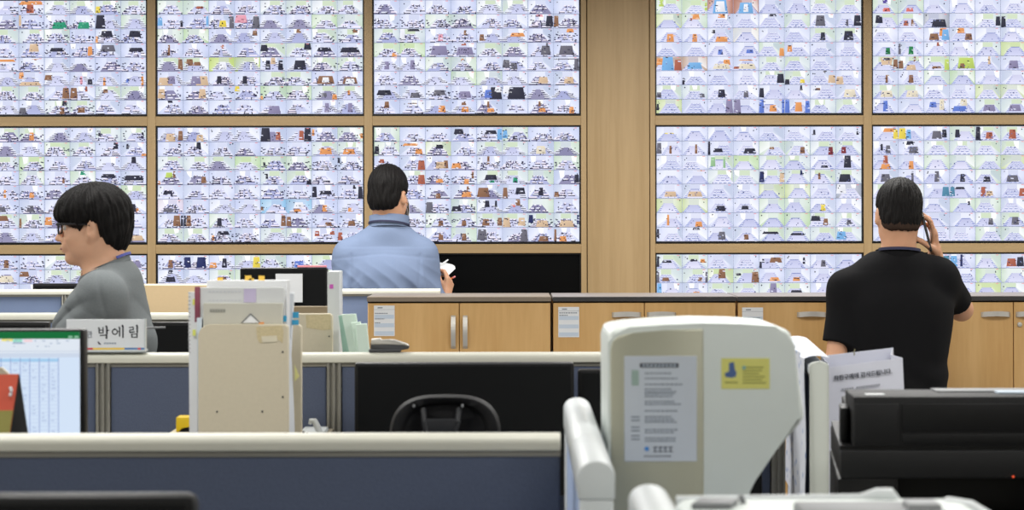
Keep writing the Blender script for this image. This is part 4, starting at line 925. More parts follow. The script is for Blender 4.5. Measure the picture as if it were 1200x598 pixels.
b = B(); gm, gb = (FL+BL)/2+Vector((0.012, 0, -0.004)), (fl+bl)/2+Vector((0.002, 0, 0)); sheet(b, FL, gm, gb, fl); sheet(b, gm, BL, bl, gb); b.go('side_gusset', M_BAG, t)
b = B(); sheet(b, fl, fr_, br, bl); b.go('base', M_BAG, t)
ux = (FR-FL).normalized(); uz = ((FL-fl)+(FR-fr_)).normalized(); uz = (uz-ux*uz.dot(ux)).normalized(); uy = uz.cross(ux)
R4 = Matrix((ux, uy, uz)).transposed().to_4x4()
b = B(); c = P(1010.5, 440.3, 4.42); c.y = 4.4165; b.text('착한구매에 감사드립니다.', c-uy*0.0015, 0.0128, rot=R4, bold=0.00028); b.go('printed_thanks', mat('bag_ink', (74, 78, 88), 0.8), fp)
b = B(); c = P(1010, 454, 4.42); c.y = 4.4165; 
b.text('저희 매장을 이용해 주셔서 감사합니다', c-uy*0.003, 0.0078, rot=R4) if False else None
for k in range(16):
    if k == 5: continue
    q = c+ux*(-0.046+k*0.0056)-uy*0.0015; b.box(q, (0.0044, 0.0006, 0.0042), R4)
b.go('small_print', mat('bag_ink_grey', (156, 158, 168), 0.8), fp)
b = B(); b.tube([P(1001, 417, 4.50), P(1000.5, 413, 4.495), P(1001.5, 410.5, 4.5)], 0.0014, 8); b.go('string_handle', mat('straw_string', (150, 144, 110), 0.8), t)

# upright office machine
d = 3.0
t = thing('office_machine', 'upright beige and white office machine with notice and yellow sticker', 'machine', (X(827, d), d+0.12, 0.85))
pr_ = [(714, 606), (712.5, 560), (712, 402), (713.5, 392), (719, 386.5), (738, 384), (780, 381), (822, 379.3), (870, 380.5), (908, 383), (921, 386), (928, 393), (931, 406), (942.5, 486), (941, 494), (879, 561), (872, 575), (870, 620), (870, 690), (714, 690)]
b = B(); b.prism([(X(a_, d), d, Z(y_, d)) for a_, y_ in pr_], (0, 0.24, 0), 0.0085, 4); b.go('shell', M_WHITEP, t, angle=50)
b = B(); pr2 = [(716, 606), (715, 410), (717.5, 400), (725, 394), (742, 390.5), (780, 387.5), (824, 386), (824, 690), (716, 690)]
b.prism([(X(a_, d), d-0.003, Z(y_, d)) for a_, y_ in pr2], (0, 0.014, 0), 0.0028, 2); b.go('front_panel', M_BEIGEP, t)
b = B(); b.bx(X(700, d), X(900, d), d-0.03, d+0.28, 0.85, Z(690, d)+0.005, 0.008); b.go('base', M_WHITEP, t)
tn = thing('notice_sheet', 'framed instruction sheet on the beige panel of the office machine', 'notice', P(773, 541, d-0.003))
x0, x1, z0, z1 = X(731, d), X(816, d), Z(541, d), Z(417.5, d); y = d-0.0048
M_NOTE = mat('laminated_sheet', (204, 211, 221), 0.35, var=0.02)
b = B(); b.bx(x0, x1, y, d-0.003, z0, z1, 0.0006, 1); b.go('sheet', M_NOTE, tn)
b = B(); b.bx(X(749.5, d), X(794.5, d), y-0.0007, y+0.0001, Z(431, d), Z(426, d), 0.0003, 1); b.go('title_bar', M_INK, tn)
b = B()
for k in range(9): b.bx(X(752.5+k*4.5, d), X(755.5+k*4.5, d), y-0.0011, y-0.0006, Z(429.6, d), Z(427.4, d))
b.go('title_text', M_PAPERBLUE, tn)
rnd = random.Random(8); b = B()
for y_, n in ((437, 1), (443, 1), (450, 1), (455.5, 2), (461, 2), (470, 2), (481, 1), (488, 2), (494, 1), (503, 2), (513, 2)):
    for k in range(n):
        u = 755
        while u < rnd.uniform(784, 800):
            e = rnd.uniform(2, 5); b.bx(X(u, d), X(u+e, d), y-0.0006, y+0.0001, Z(y_+k*3.1+1.5, d), Z(y_+k*3.1, d)); u += e+0.9
for y_ in (488, 492, 500, 504, 510, 514):
    b.bx(X(739, d), X(749, d), y-0.0006, y+0.0001, Z(y_+1.6, d), Z(y_, d))
b.go('instruction_text', mat('grey_blue_ink', (132, 142, 156), 0.8), tn)
b = B(); b.bx(X(739.5, d), X(748, d), y-0.0006, y+0.0001, Z(452, d), Z(434, d), 0.0003, 1); b.go('green_mark', mat('pale_green_print', (160, 182, 174), 0.7), tn)
b = B(); b.cyl(P(757.5, 526.5, y-0.0008), P(757.5, 526.5, y), 0.0035, None, 20); b.go('blue_logo', mat('blue_logo', (70, 140, 214), 0.6), tn)
b = B()
for k in range(4): 
    a_ = 765+k*6; b.bx(X(a_, d), X(a_+4.6, d), y-0.0008, y, Z(525.0, d), Z(523.6, d)); b.bx(X(a_+1.2, d), X(a_+2.4, d), y-0.0008, y, Z(529.8, d), Z(523.6, d)); b.bx(X(a_, d), X(a_+4.6, d), y-0.0008, y, Z(529.8, d), Z(528.6, d))
for k in range(9): b.bx(X(754+k*3.6, d), X(756.6+k*3.6, d), y-0.0006, y, Z(535.4, d), Z(534, d))
b.go('logo_text', mat('logo_ink', (92, 100, 118), 0.8), tn)
ts = thing('sticker', 'yellow sticker with a blue figure on the white side of the office machine', 'sticker', P(873, 456, d))
b = B(); b.bx(X(845, d), X(901.5, d), d-0.0012, d+0.0002, Z(456.5, d), Z(420.5, d), 0.0004, 1); b.go('backing', mat('yellow_sticker', (226, 222, 124), 0.5, var=0.02), ts)
b = B(); b.prism([P(a_, y_, d-0.0018) for a_, y_ in ((854, 426), (860, 425), (861, 434), (863, 437), (862, 442), (857, 443.5), (850, 442.5), (849, 438), (854, 436))], (0, 0.0006, 0)); b.go('blue_figure', mat('blue_figure', (78, 104, 156), 0.6), ts)
b = B()
for k in range(6): b.bx(X(870, d), X(870+rnd.uniform(18, 27), d), d-0.0017, d-0.0011, Z(430.6+k*3.6+1.5, d), Z(430.6+k*3.6, d))
b.bx(X(849, d), X(864, d), d-0.0017, d-0.0011, Z(449.6, d), Z(448, d)); b.go('sticker_text', mat('olive_ink', (160, 160, 84), 0.8), ts)
b = B(); b.cyl(P(871.5, 431.5, d-0.0017), P(871.5, 431.5, d-0.001), 0.0028, None, 14); b.go('blue_spot', mat('teal_spot', (110, 178, 190), 0.6), ts)
t = thing('machine_stand', 'plain grey stand under the upright office machine', 'stand', (0.30, 3.12, 0))
b = B(); b.bx(0.15, 0.55, 2.95, 3.36, 0.83, 0.85, 0.003); b.go('top', M_DESK, t)
for xx in (0.17, 0.53):
    for yy in (2.97, 3.34): b = B(); b.bx(xx-0.015, xx+0.015, yy-0.015, yy+0.015, 0, 0.83); b.go('leg', M_GREY, t)

# white copier top at the bottom edge
d = 2.3
t = thing('copier', 'white and grey copier top at the bottom edge, before the black printer', 'copier', (X(950, d), 2.1, 0))
x0, x1, z0 = X(786, d), X(1128, d), Z(583, d)
b = B(); b.bx(x0, x1, 1.78, d, 0.06, z0, 0.02, 4); b.bx(x0+.03, x1-.03, 1.82, d-0.03, 0, 0.06); b.go('body', M_WHITEP, t)
b = B(); b.tube([(x0+0.005, d-0.012, z0-0.004), (X(900, d), d-0.012, z0-0.003), (X(1005, d), d-0.012, z0-0.003), (X(1025, d), d-0.014, z0+0.001), (X(1038, d), d-0.016, z0+0.001), (X(1045, d), d-0.016, z0-0.006)], [0.007, 0.007, 0.008, 0.011, 0.012, 0.009], 14); b.go('rear_rim', M_CAP, t)
b = B(); b.prism([(X(845, d), d-0.10, z0), (X(858, d), d-0.06, z0), (X(815, d), d-0.05, z0), (X(800, d), d-0.10, z0)], (0, 0, 0.007), 0.002); b.go('grey_cover', M_GREY, t)
b = B(); b.bx(X(930, 2.18), X(1095, 2.18), 2.10, 2.19, z0-0.004, Z(588, 2.19), 0.004); b.go('feed_tray', M_GREY, t)
b = B(); b.bx(X(1052, 2.18), X(1090, 2.18), 2.12, 2.16, Z(588, 2.19)-.004, Z(585.5, 2.16), 0.003); b.go('tray_stop', mat('mid_grey_plastic', (150, 152, 154), 0.5), t)
b = B(); b.tube([(X(1085, d), d-0.03, Z(588, d)-0.016), (X(1105, d), d-0.035, Z(588, d)-0.004), (X(1125, d), d-0.04, Z(590, d)-0.005), (X(1150, d), d-0.05, Z(598, d)-0.012), (X(1158, d), d-0.06, Z(612, d))], [0.012, 0.014, 0.014, 0.014, 0.012], 14); b.go('side_arm', M_CAP, t)
b = B(); b.cyl(P(866, 588, d-0.05), P(872, 585.5, d-0.05), 0.006, None, 14); b.go('knob', M_GREY, t)
#PART3
# ------------------------------------------------------------------ people: bodies grown as one blended surface
def rotm(rx=0, ry=0, rz=0): return np.array(Euler((rx, ry, rz), 'XYZ').to_matrix())
class Body:
    """signed distance field on a grid; primitives are blended, then meshed as one surface"""
    def __init__(s, lo, hi, h):
        s.lo = np.array(lo, float); s.h = h
        s.n = np.ceil((np.array(hi)-s.lo)/h).astype(int)+1
        s.F = np.full(tuple(s.n), 1.0, np.float32)
    def win(s, lo, hi):
        a = np.clip(np.floor((np.array(lo)-s.lo)/s.h).astype(int), 0, s.n-1); c = np.clip(np.ceil((np.array(hi)-s.lo)/s.h).astype(int)+1, 1, s.n)
        if np.any(c <= a): return None, None
        sl = tuple(slice(a[i], c[i]) for i in range(3))
        ax = [s.lo[i]+s.h*np.arange(a[i], c[i]) for i in range(3)]
        G = np.meshgrid(*ax, indexing='ij')
        return sl, np.stack(G, -1).astype(np.float32)
    @staticmethod
    def smin(a, b, k):
        if k <= 0: return np.minimum(a, b)
        h = np.maximum(k-np.abs(a-b), 0)/k
        return np.minimum(a, b)-h*h*k*0.25
    def put(s, sl, d, k, mode='add'):
        if mode == 'add': s.F[sl] = s.smin(s.F[sl], d, k)
        else: s.F[sl] = -s.smin(-s.F[sl], d, k)
    def cap(s, a, b, ra, rb=None, k=0.02, mode='add', flat=None):
        a = np.array(a, float); b = np.array(b, float); rb = ra if rb is None else rb; m = max(ra, rb)+k+3*s.h
        sl, p = s.win(np.minimum(a, b)-m, np.maximum(a, b)+m)
        if sl is None: return s
        ab = b-a; t = np.clip(((p-a)@ab)/max(1e-9, ab@ab), 0, 1)
        d = np.linalg.norm(p-a-t[..., None]*ab, axis=-1)-(ra+(rb-ra)*t)
        if flat is not None:
            q, nrm = flat; nrm = np.array(nrm)/np.linalg.norm(nrm); d = np.maximum(d, (p-np.array(q))@nrm)
        s.put(sl, d, k, mode); return s
    def ell(s, c, r, R=None, k=0.02, mode='add'):
        c = np.array(c, float); r = np.array(r, float) if not np.isscalar(r) else np.array([r]*3, float)
        m = r.max()+k+3*s.h; sl, p = s.win(c-m, c+m)
        if sl is None: return s
        q = p-c
        if R is not None: q = q@R
        k0 = np.linalg.norm(q/r, axis=-1); k1 = np.linalg.norm(q/(r*r), axis=-1)
        d = np.where(k1 > 1e-6, k0*(k0-1)/np.maximum(k1, 1e-6), -r.min())
        s.put(sl, d, k, mode); return s
    def fn(s, lo, hi, f, k=0.0, mode='add'):
        sl, p = s.win(lo, hi)
        if sl is not None: s.put(sl, f(p), k, mode)
        return s
    def mod(s, f):
        """edit the field everywhere it matters: f(points, values) -> values"""
        idx = np.argwhere(np.abs(s.F) < 0.08)
        p = (s.lo+idx*s.h).astype(np.float32); v = s.F[tuple(idx.T)]
        s.F[tuple(idx.T)] = f(p, v); return s
    def mesh(s, name, smooth=2):
        F = s.F; ins = F < 0; n = np.array(F.shape)
        cnt = np.zeros(n-1, np.uint8)
        offs = [(i, j, k) for i in (0, 1) for j in (0, 1) for k in (0, 1)]
        for i, j, k in offs: cnt += ins[i:n[0]-1+i, j:n[1]-1+j, k:n[2]-1+k]
        act = (cnt > 0) & (cnt < 8); cells = np.argwhere(act)
        ids = np.full(act.shape, -1, np.int64); ids[act] = np.arange(len(cells))
        acc = np.zeros((len(cells), 3)); w = np.zeros(len(cells))
        cv = {o: F[cells[:, 0]+o[0], cells[:, 1]+o[1], cells[:, 2]+o[2]].astype(float) for o in offs}
        for o in offs:
            for ax in range(3):
                if o[ax]: continue
                e = list(o); e[ax] = 1; e = tuple(e); a, b = cv[o], cv[e]; x = (a < 0) != (b < 0)
                t = np.where(x, a/np.where(x, a-b, 1), 0)
                q = np.array(o, float)[None].repeat(len(cells), 0); q[:, ax] += t
                acc[x] += q[x]; w[x] += 1
        V = s.lo+(cells+acc/w[:, None])*s.h
        Q = []
        for ax in range(3):
            u, v = (ax+1) % 3, (ax+2) % 3
            sa = [slice(None)]*3; sb = [slice(None)]*3; sa[ax] = slice(0, -1); sb[ax] = slice(1, None)
            A, Bn = ins[tuple(sa)], ins[tuple(sb)]
            e = np.argwhere(A != Bn); e = e[(e[:, u] > 0) & (e[:, v] > 0) & (e[:, u] < n[u]-1) & (e[:, v] < n[v]-1)]
            if not len(e): continue
            def cell(du, dv):
                c = e.copy(); c[:, u] -= du; c[:, v] -= dv; return ids[tuple(c.T)]
            q = np.stack([cell(1, 1), cell(0, 1), cell(0, 0), cell(1, 0)], 1)
            fl = ~A[tuple(e.T)]; q[fl] = q[fl][:, ::-1]; Q.append(q)
        Q = np.concatenate(Q); Q = Q[(Q >= 0).all(1)]
        for _ in range(smooth):      # light relaxation
            S_ = np.zeros_like(V); c = np.zeros(len(V))
            for i in range(4):
                j = (i+1) % 4
                np.add.at(S_, Q[:, i], V[Q[:, j]]); np.add.at(c, Q[:, i], 1); np.add.at(S_, Q[:, j], V[Q[:, i]]); np.add.at(c, Q[:, j], 1)
            V = V*0.5+0.5*S_/np.maximum(c, 1)[:, None]
        me = bpy.data.meshes.new(name)
        me.vertices.add(len(V)); me.vertices.foreach_set('co', V.astype(np.float32).ravel())
        me.loops.add(len(Q)*4); me.loops.foreach_set('vertex_index', Q.astype(np.int32).ravel())
        me.polygons.add(len(Q)); me.polygons.foreach_set('loop_start', np.arange(0, len(Q)*4, 4, dtype=np.int32))
        me.polygons.foreach_set('use_smooth', [True]*len(Q))
        me.update(calc_edges=True); me.validate()
        return me

class Head:
    """head frame: face looks along local +y, z up; origin between the eyes and ears"""
    def __init__(s, o, R, sc): s.o = np.array(o, float); s.R = R; s.s = sc
    def w(s, p): return s.o+s.R@(np.array(p, float)*s.s)
    def loc(s, p): return ((p-s.o)@s.R)/s.s
    def ell(s, B_, c, r, k, mode='add', R=None): B_.ell(s.w(c), np.array(r)*s.s, s.R if R is None else s.R@R, k*s.s, mode)
    def cap(s, B_, a, b, ra, rb, k): B_.cap(s.w(a), s.w(b), ra*s.s, rb*s.s, k*s.s)
    def skull(s, B_, g=0.0):
        s.ell(B_, (0, -0.012, 0.036), (0.076+g, 0.098+g, 0.089+g), 0.02)
        s.ell(B_, (0, 0.026, -0.046), (0.060+g, 0.068+g, 0.080+g), 0.04)
        s.ell(B_, (0, -0.040, -0.030), (0.064+g, 0.062+g, 0.066+g), 0.04)
        for x in (-1, 1): s.ell(B_, (x*0.046, 0.018, -0.070), (0.022+g, 0.040+g, 0.030+g), 0.03)
        s.ell(B_, (0, 0.074, -0.108), (0.024+g, 0.023+g, 0.020+g), 0.03)
    def face(s, B_):
        s.ell(B_, (0, 0.078, 0.020), (0.056, 0.020, 0.016), 0.02)
        for x in (-1, 1):
            s.ell(B_, (x*0.040, 0.058, -0.036), (0.026, 0.026, 0.024), 0.025)
            s.ell(B_, (x*0.032, 0.101, 0.000), (0.020, 0.016, 0.012), 0.012, 'sub')
        s.cap(B_, (0, 0.089, 0.006), (0, 0.117, -0.037), 0.0075, 0.0110, 0.012)
        for x in (-1, 1): s.ell(B_, (x*0.0115, 0.103, -0.041), (0.0085, 0.010, 0.008), 0.008)
        s.ell(B_, (0, 0.090, -0.066), (0.030, 0.012, 0.014), 0.02)
        s.ell(B_, (0, 0.1005, -0.0650), (0.022, 0.0090, 0.0062), 0.004)
        s.ell(B_, (0, 0.0985, -0.0790), (0.020, 0.0092, 0.0070), 0.004)
        s.ell(B_, (0, 0.108, -0.0720), (0.021, 0.010, 0.0022), 0.002, 'sub')
        s.ell(B_, (0, 0.108, -0.0925), (0.020, 0.010, 0.0060), 0.008, 'sub')
        for x in (-1, 1):
            Re = rotm(0.12, 0, x*-0.48)
            s.ell(B_, (x*0.085, -0.016, -0.014), (0.0105, 0.020, 0.034), 0.006, R=Re)
            s.ell(B_, (x*0.077, -0.004, -0.042), (0.008, 0.010, 0.012), 0.008)
            s.ell(B_, (x*0.0955, -0.010, -0.011), (0.009, 0.011, 0.020), 0.004, 'sub', R=Re)
    def eyes(s, parent):
        for x in (-1, 1):
            b = B(); b.sph(s.w((x*0.032, 0.0775, -0.001)), 0.0125*s.s, 16); e = b.go('eye', mat('eye_white', (226, 224, 218), 0.25, var=0.02), parent)
            b = B(); b.sph(s.w((x*0.032, 0.0842, -0.002)), 0.0064*s.s, 12); b.go('iris', mat('dark_iris', (38, 26, 20), 0.2), e)
    def brows(s, parent):
        for x in (-1, 1):
            b = B(); b.tube([s.w((x*0.014, 0.096, 0.018)), s.w((x*0.030, 0.094, 0.024)), s.w((x*0.050, 0.080, 0.020))], [0.0022*s.s, 0.003*s.s, 0.0012*s.s], 8); b.go('eyebrow', M_HAIR, parent)

def line_pts(y, tab):
    ys = [t[0] for t in tab]; zs = [t[1] for t in tab]
    return np.interp(y, ys, zs)
def make_hair(H, h, tab, radii, centre, extra, name, parent, m, amp=0.003, fr=60, rg=0.5):
    """hair: puffed skull cut by a hairline given as lowest z for each y (local head units)"""
    o = H.o; r = 0.2*H.s
    f = Body(o-r, o+r, h)
    H.ell(f, centre, radii, 0.01)
    for c, rr in extra: H.ell(f, c, rr, 0.03)
    def cut(p, v):
        q = H.loc(p)
        ang = np.arctan2(q[:, 0], -q[:, 1]+1e-6)
        rag = rg*(0.0035*np.sin(ang*17+1.3*np.sin(ang*7))+0.0025*np.sin(ang*47+2*np.sin(ang*9)))
        st = amp*(0.55*np.sin(ang*fr+9*q[:, 2]+2.0*np.sin(ang*11+q[:, 2]*30))+0.45*np.sin(ang*fr*0.43+2.2*np.sin(q[:, 2]*45+ang*5)))
        low = line_pts(q[:, 1], tab)+rag
        d2 = (low-q[:, 2])*H.s*0.8
        kk = 0.012*H.s; a, b_ = v+st*H.s, d2; hh = np.maximum(kk-np.abs(a-b_), 0)/kk
        return np.maximum(a, b_)+hh*hh*kk*0.25
    f.mod(cut)
    return link_mesh(name, f.mesh(name, 1), m, parent)
def rtube(p, c, rx, ry, zt, rd=0.06):
    """upright elliptical tube with a rounded shoulder at height zt"""
    q = p-np.array(c); e = (np.sqrt((q[..., 0]/rx)**2+(q[..., 1]/ry)**2)-1)*min(rx, ry); dz = p[..., 2]-zt
    return np.minimum(np.maximum(e+rd, dz+rd), 0)+np.sqrt(np.maximum(e+rd, 0)**2+np.maximum(dz+rd, 0)**2)-rd

def hand(f, wrist, d, n, t, sc=1.0, curl=(0.3, 0.5, 0.4), spread=0.05, thumb=((0.6, 0.7, 0.35), (0.8, 0.25, 0.5)), fcurl=None, r=0.0085):
    """palm with five separate bent fingers. d: finger direction, n: way the palm faces, t: towards the thumb"""
    d, n, t = [np.array(v, float)/np.linalg.norm(v) for v in (d, n, t)]; wrist = np.array(wrist, float)
    L0 = [(0.044, 0.026, 0.022), (0.048, 0.030, 0.023), (0.045, 0.028, 0.022), (0.035, 0.021, 0.019)]
    off = (0.030, 0.010, -0.011, -0.030); base = (0.090, 0.094, 0.090, 0.080)
    f.cap(wrist-d*0.02*sc, wrist+d*0.03*sc, 0.024*sc, 0.022*sc, 0.02)
    for i in range(4):
        b0 = wrist+(d*base[i]+t*off[i])*sc
        f.cap(wrist+(d*0.02+t*off[i]*0.55)*sc, b0, 0.0145*sc, 0.0115*sc, 0.012)
        a = 0; p = b0; cu = curl if fcurl is None else fcurl[i]
        for j in range(3):
            a += cu[j]; dj = d*math.cos(a)+n*math.sin(a)+t*off[i]*spread*20*0.3; dj /= np.linalg.norm(dj)
            q = p+dj*L0[i][j]*sc; rr = r*sc*(1-0.10*j); f.cap(p, q, rr, rr*0.9, 0.003); p = q
    th0 = wrist+(d*0.025+t*0.022)*sc; v = lambda c: (d*c[0]+t*c[1]+n*c[2])/np.linalg.norm(c)
    p1 = th0+v(thumb[0])*0.048*sc; p2 = p1+v(thumb[0])*0.5*0.032*sc*1.0+v(thumb[1])*0.018*sc; p3 = p2+v(thumb[1])*0.026*sc
    f.cap(th0, p1, 0.0155*sc, 0.0112*sc, 0.012); f.cap(p1, p2, 0.0108*sc, 0.0098*sc, 0.003); f.cap(p2, p3, 0.0098*sc, 0.0082*sc, 0.003)

def legs(parent, f, hips, feet, name_m, shoe_m, waist, face):
    """trousers and shoes; the body field f gets the legs themselves"""
    lo = np.minimum.reduce([np.array(hips[0]), np.array(hips[1]), np.array(feet[0]), np.array(feet[1])])-0.2
    hi = np.maximum.reduce([np.array(hips[0]), np.array(hips[1]), np.array(feet[0]), np.array(feet[1])])+0.2
    hi[2] = waist+0.02
    g = Body(lo, hi, 0.012)
    c = (np.array(hips[0])+np.array(hips[1]))/2
    g.ell(c+np.array([0, 0, 0.03]), (0.172, 0.122, 0.17) if abs(face[1]) > 0.5 else (0.118, 0.172, 0.17), None, 0.04)
    for hp, ft in zip(hips, feet):
        hp = np.array(hp); ft = np.array(ft); kn = (hp+ft)/2+np.array(face)*0.02
        f.cap(hp, kn, 0.075, 0.052, 0.04); f.cap(kn, ft, 0.05, 0.036, 0.03)
        f.cap(ft, ft+np.array(face)*0.13-np.array([0, 0, 0.045]), 0.035, 0.025, 0.02)
        g.cap(hp, kn, 0.092, 0.075, 0.05); g.cap(kn, ft-np.array([0, 0, 0.0]), 0.074, 0.062, 0.03, flat=(ft-np.array([0, 0, 0.02]), (0, 0, -1)))
        sh = Body(ft-0.25, ft+0.25, 0.008); fc = np.array(face)
        sh.cap(ft-fc*0.05-np.array([0, 0, 0.045]), ft+fc*0.15-np.array([0, 0, 0.05]), 0.045, 0.04, 0.01, flat=(ft-np.array([0, 0, ft[2]-0.002]), (0, 0, -1))); sh.cap(ft-fc*0.03, ft-fc*0.02-np.array([0, 0, 0.05]), 0.045, 0.046, 0.02)
        link_mesh('shoe', sh.mesh('shoe', 1), shoe_m, parent)
    g.mod(lambda p, v: np.maximum(v, p[:, 2]-waist))
    link_mesh('trousers', g.mesh('trousers', 2), name_m, parent)

def ringband(parent, name, m, c, rx, ry, R, w_, th, arc=(0, 2*math.pi), n=40):
    """a band (collar, lanyard) following an ellipse"""
    b = B(); c = Vector(c); Rm = Matrix(R.tolist())
    V = []
    for i in range(n+1):
        a = arc[0]+(arc[1]-arc[0])*i/n
        for (dr, dz) in ((0, 0), (th, 0), (th, w_), (0, w_)): V.append(b.bm.verts.new(c+Rm@Vector(((rx+dr)*math.cos(a), (ry+dr)*math.sin(a), dz))))
    for i in range(n):
        for q in range(4): b.bm.faces.new((V[4*i+q], V[4*i+(q+1) % 4], V[4*i+4+(q+1) % 4], V[4*i+4+q]))
    b.bm.faces.new(V[0:4]); b.bm.faces.new(V[-4:])
    return b.go(name, m, parent, angle=60)

M_TROUS = mat('dark_trousers', (44, 46, 54), 0.9, var=0.1, scale=200, bump=0.2)
M_SHOE = mat('black_shoe', (24, 24, 25), 0.5)
M_LANYARD = mat('navy_lanyard', (34, 36, 66), 0.7)
M_NOFRINGE = None

# ---- man on the phone, in black, seen from behind
def man_black():
    d = 7.6
    cx_ = X(1050, d)
    t = thing('person', 'man in black shirt seen from behind, holding phone to right ear', 'person', (cx_, d, 0))
    Hd = Head((X(1053, d), d+0.005, Z(251, d)), rotm(-0.06, 0.04, 0.02), 0.98)
    f = Body((1.10, 7.30, 0.0), (1.98, 8.10, 1.78), 0.0052)
    ch = (cx_, d, 1.20)
    f.ell((cx_, d+0.01, 1.20), (0.175, 0.112, 0.20), None, 0.05); f.ell((cx_, d+0.01, 1.03), (0.160, 0.108, 0.20), None, 0.08); f.ell((cx_, d+0.01, 0.92), (0.165, 0.115, 0.14), None, 0.08)
    nb = np.array((X(1052, d), d-0.005, 1.405))
    sl = np.array((X(991, d), d, Z(338, d))); sr = np.array((X(1101, d), d+0.01, Z(325, d)))
    for sh in (sl, sr): f.cap(nb-np.array([0, 0, 0.04]), sh+np.array([0, 0, 0.0]), 0.055, 0.055, 0.06)
    Hd.skull(f); Hd.face(f)
    f.cap(nb-np.array([0, 0, 0.05]), Hd.w((0, -0.03, -0.05)), 0.066, 0.062, 0.035)
    el = np.array((X(977, d), d-0.03, Z(428, d))); wl = np.array((X(976, d), d+0.08, Z(505, d)))
    f.cap(sl, el, 0.047, 0.040, 0.03); f.cap(el, wl, 0.040, 0.027, 0.02)
    hand(f, wl, (0.05, 0.3, -0.95), (1, 0.1, 0.1), (0, 1, 0.3), 1.0, (0.35, 0.45, 0.35))
    er = np.array((X(1138, d), d+0.17, Z(366, d))); wr = np.array((X(1106, d), d+0.12, Z(318, d)))
    f.cap(sr, er, 0.050, 0.044, 0.03); f.cap(er, wr, 0.046, 0.032, 0.015)
    # right hand round the phone: palm faces the head, fingers up and over the far edge, thumb on the near edge
    pc_ = np.array((X(1086.5, d), d+0.015, Z(272, d)))
    wh = np.array((X(1101, d), d+0.075, Z(303, d)))
    f.cap(wr, wh, 0.028, 0.026, 0.015)
    hand(f, wh, (-0.10, -0.16, 0.98), (-0.97, -0.1, -0.10), (-0.1, -0.98, -0.15), 1.13,
         fcurl=((0.25, 0.55, 0.45), (0.30, 0.6, 0.5), (0.35, 0.65, 0.5), (0.45, 0.7, 0.6)), thumb=((0.55, 0.55, 0.55), (0.55, -0.1, 0.85)))
    legs(t, f, ((cx_-0.09, d+0.01, 0.86), (cx_+0.09, d+0.01, 0.86)), ((cx_-0.11, d, 0.09), (cx_+0.12, d, 0.09)), M_TROUS, M_SHOE, 0.97, (0, 1, 0))
    link_mesh('body', f.mesh('body', 1), M_SKIN2, t)
    # shirt
    g = Body((1.14, 7.32, 0.84), (1.90, 7.96, 1.50), 0.005)
    g.ell((cx_-0.005, d+0.01, 1.20), (0.205, 0.135, 0.24), None, 0.05)
    tubeq = lambda p: rtube(p, (cx_+0.004, d+0.01, 0), 0.200, 0.142, 1.30, 0.10)
    g.fn((1.14, 7.4, 0.84), (1.85, 7.85, 1.34), tubeq, 0.08)
    for sh in (sl, sr): g.cap(nb-np.array([0, 0, 0.045]), sh+np.array([0, 0, -0.008]), 0.066, 0.063, 0.06)
    hemL = sl+(el-sl)*0.72; g.cap(sl, el, 0.062, 0.064, 0.045, flat=(hemL, el-sl))
    hemR = sr+(er-sr)*0.79; g.cap(sr, er, 0.068, 0.060, 0.05, flat=(hemR, er-sr))
    def fold(p, v):
        x, z = p[:, 0]-cx_, p[:, 2]
        wv = 0.0035*np.sin(26*x+14*z+2*np.sin(9*z))*np.clip((1.30-z)/0.25, 0.2, 1)+0.003*np.sin(60*z+25*np.abs(x)+1.5*np.sin(18*x))*np.clip((1.05-z)/0.12, 0, 1)
        v = v+wv
        zc = nb[2]+0.018-0.35*(p[:, 1]-d)*0.5
        v = np.maximum(v, z-zc); return np.maximum(v, 0.88-z)
    g.mod(fold)
    M_BS = mat('black_shirt', (17, 17, 19), 0.9, var=0.12, scale=300, bump=0.25, spec=0.15)
    sm = link_mesh('shirt', g.mesh('shirt', 2), M_BS, t)
    ringband(t, 'collar', M_BS, nb+np.array([0, 0.004, -0.012]), 0.075, 0.076, rotm(-0.14, 0, 0), 0.036, 0.009)
    ringband(t, 'lanyard', M_LANYARD, nb+np.array([0, 0.002, 0.014]), 0.0845, 0.0855, rotm(-0.14, 0.03, 0), 0.011, 0.003, (math.pi*1.12, math.pi*1.88))
    b = B(); 
    make_hair(Hd, 0.003, [(-0.2, -0.077), (-0.075, -0.074), (-0.040, -0.056), (-0.030, -0.020), (-0.018, 0.016), (0.012, 0.020), (0.03, -0.020), (0.045, -0.02), (0.06, 0.07), (0.2, 0.075)],
              (0.0815, 0.1035, 0.094), (0, -0.014, 0.036), [((0, -0.042, -0.045), (0.0755, 0.0745, 0.075))], 'cropped_nape_hair', t, M_FADE, 0.0008, 90)
    make_hair(Hd, 0.003, [(-0.2, -0.066), (-0.075, -0.062), (-0.040, -0.034), (-0.024, 0.022), (0.012, 0.026), (0.03, 0.000), (0.045, 0.005), (0.06, 0.07), (0.2, 0.075)],
              (0.0900, 0.112, 0.103), (0, -0.014, 0.040), [((0, -0.046, -0.028), (0.0775, 0.0735, 0.072))], 'hair', t, M_HAIR, 0.0026, 64)
    Hd.eyes(t); Hd.brows(t)
    # the phone he holds
    ph = thing('phone', 'dark smartphone held to the ear by the man in black', 'phone', pc_)
    RR = Matrix.Rotation(0.30, 4, 'Y').inverted() @ Matrix.Rotation(0.28, 4, 'X') @ Matrix.Rotation(-0.22, 4, 'Z')
    b = B(); b.box(pc_, (0.0095, 0.070, 0.150), RR, 0.004, 3); b.go('case', mat('phone_case', (40, 36, 34), 0.35), ph)
    b = B(); b.box(Vector(pc_)+RR @ Vector((0.0, -0.0352, 0)), (0.006, 0.0012, 0.13), RR, 0.0005); b.go('side_frame', M_DGREY, ph)
    return t
man_black()

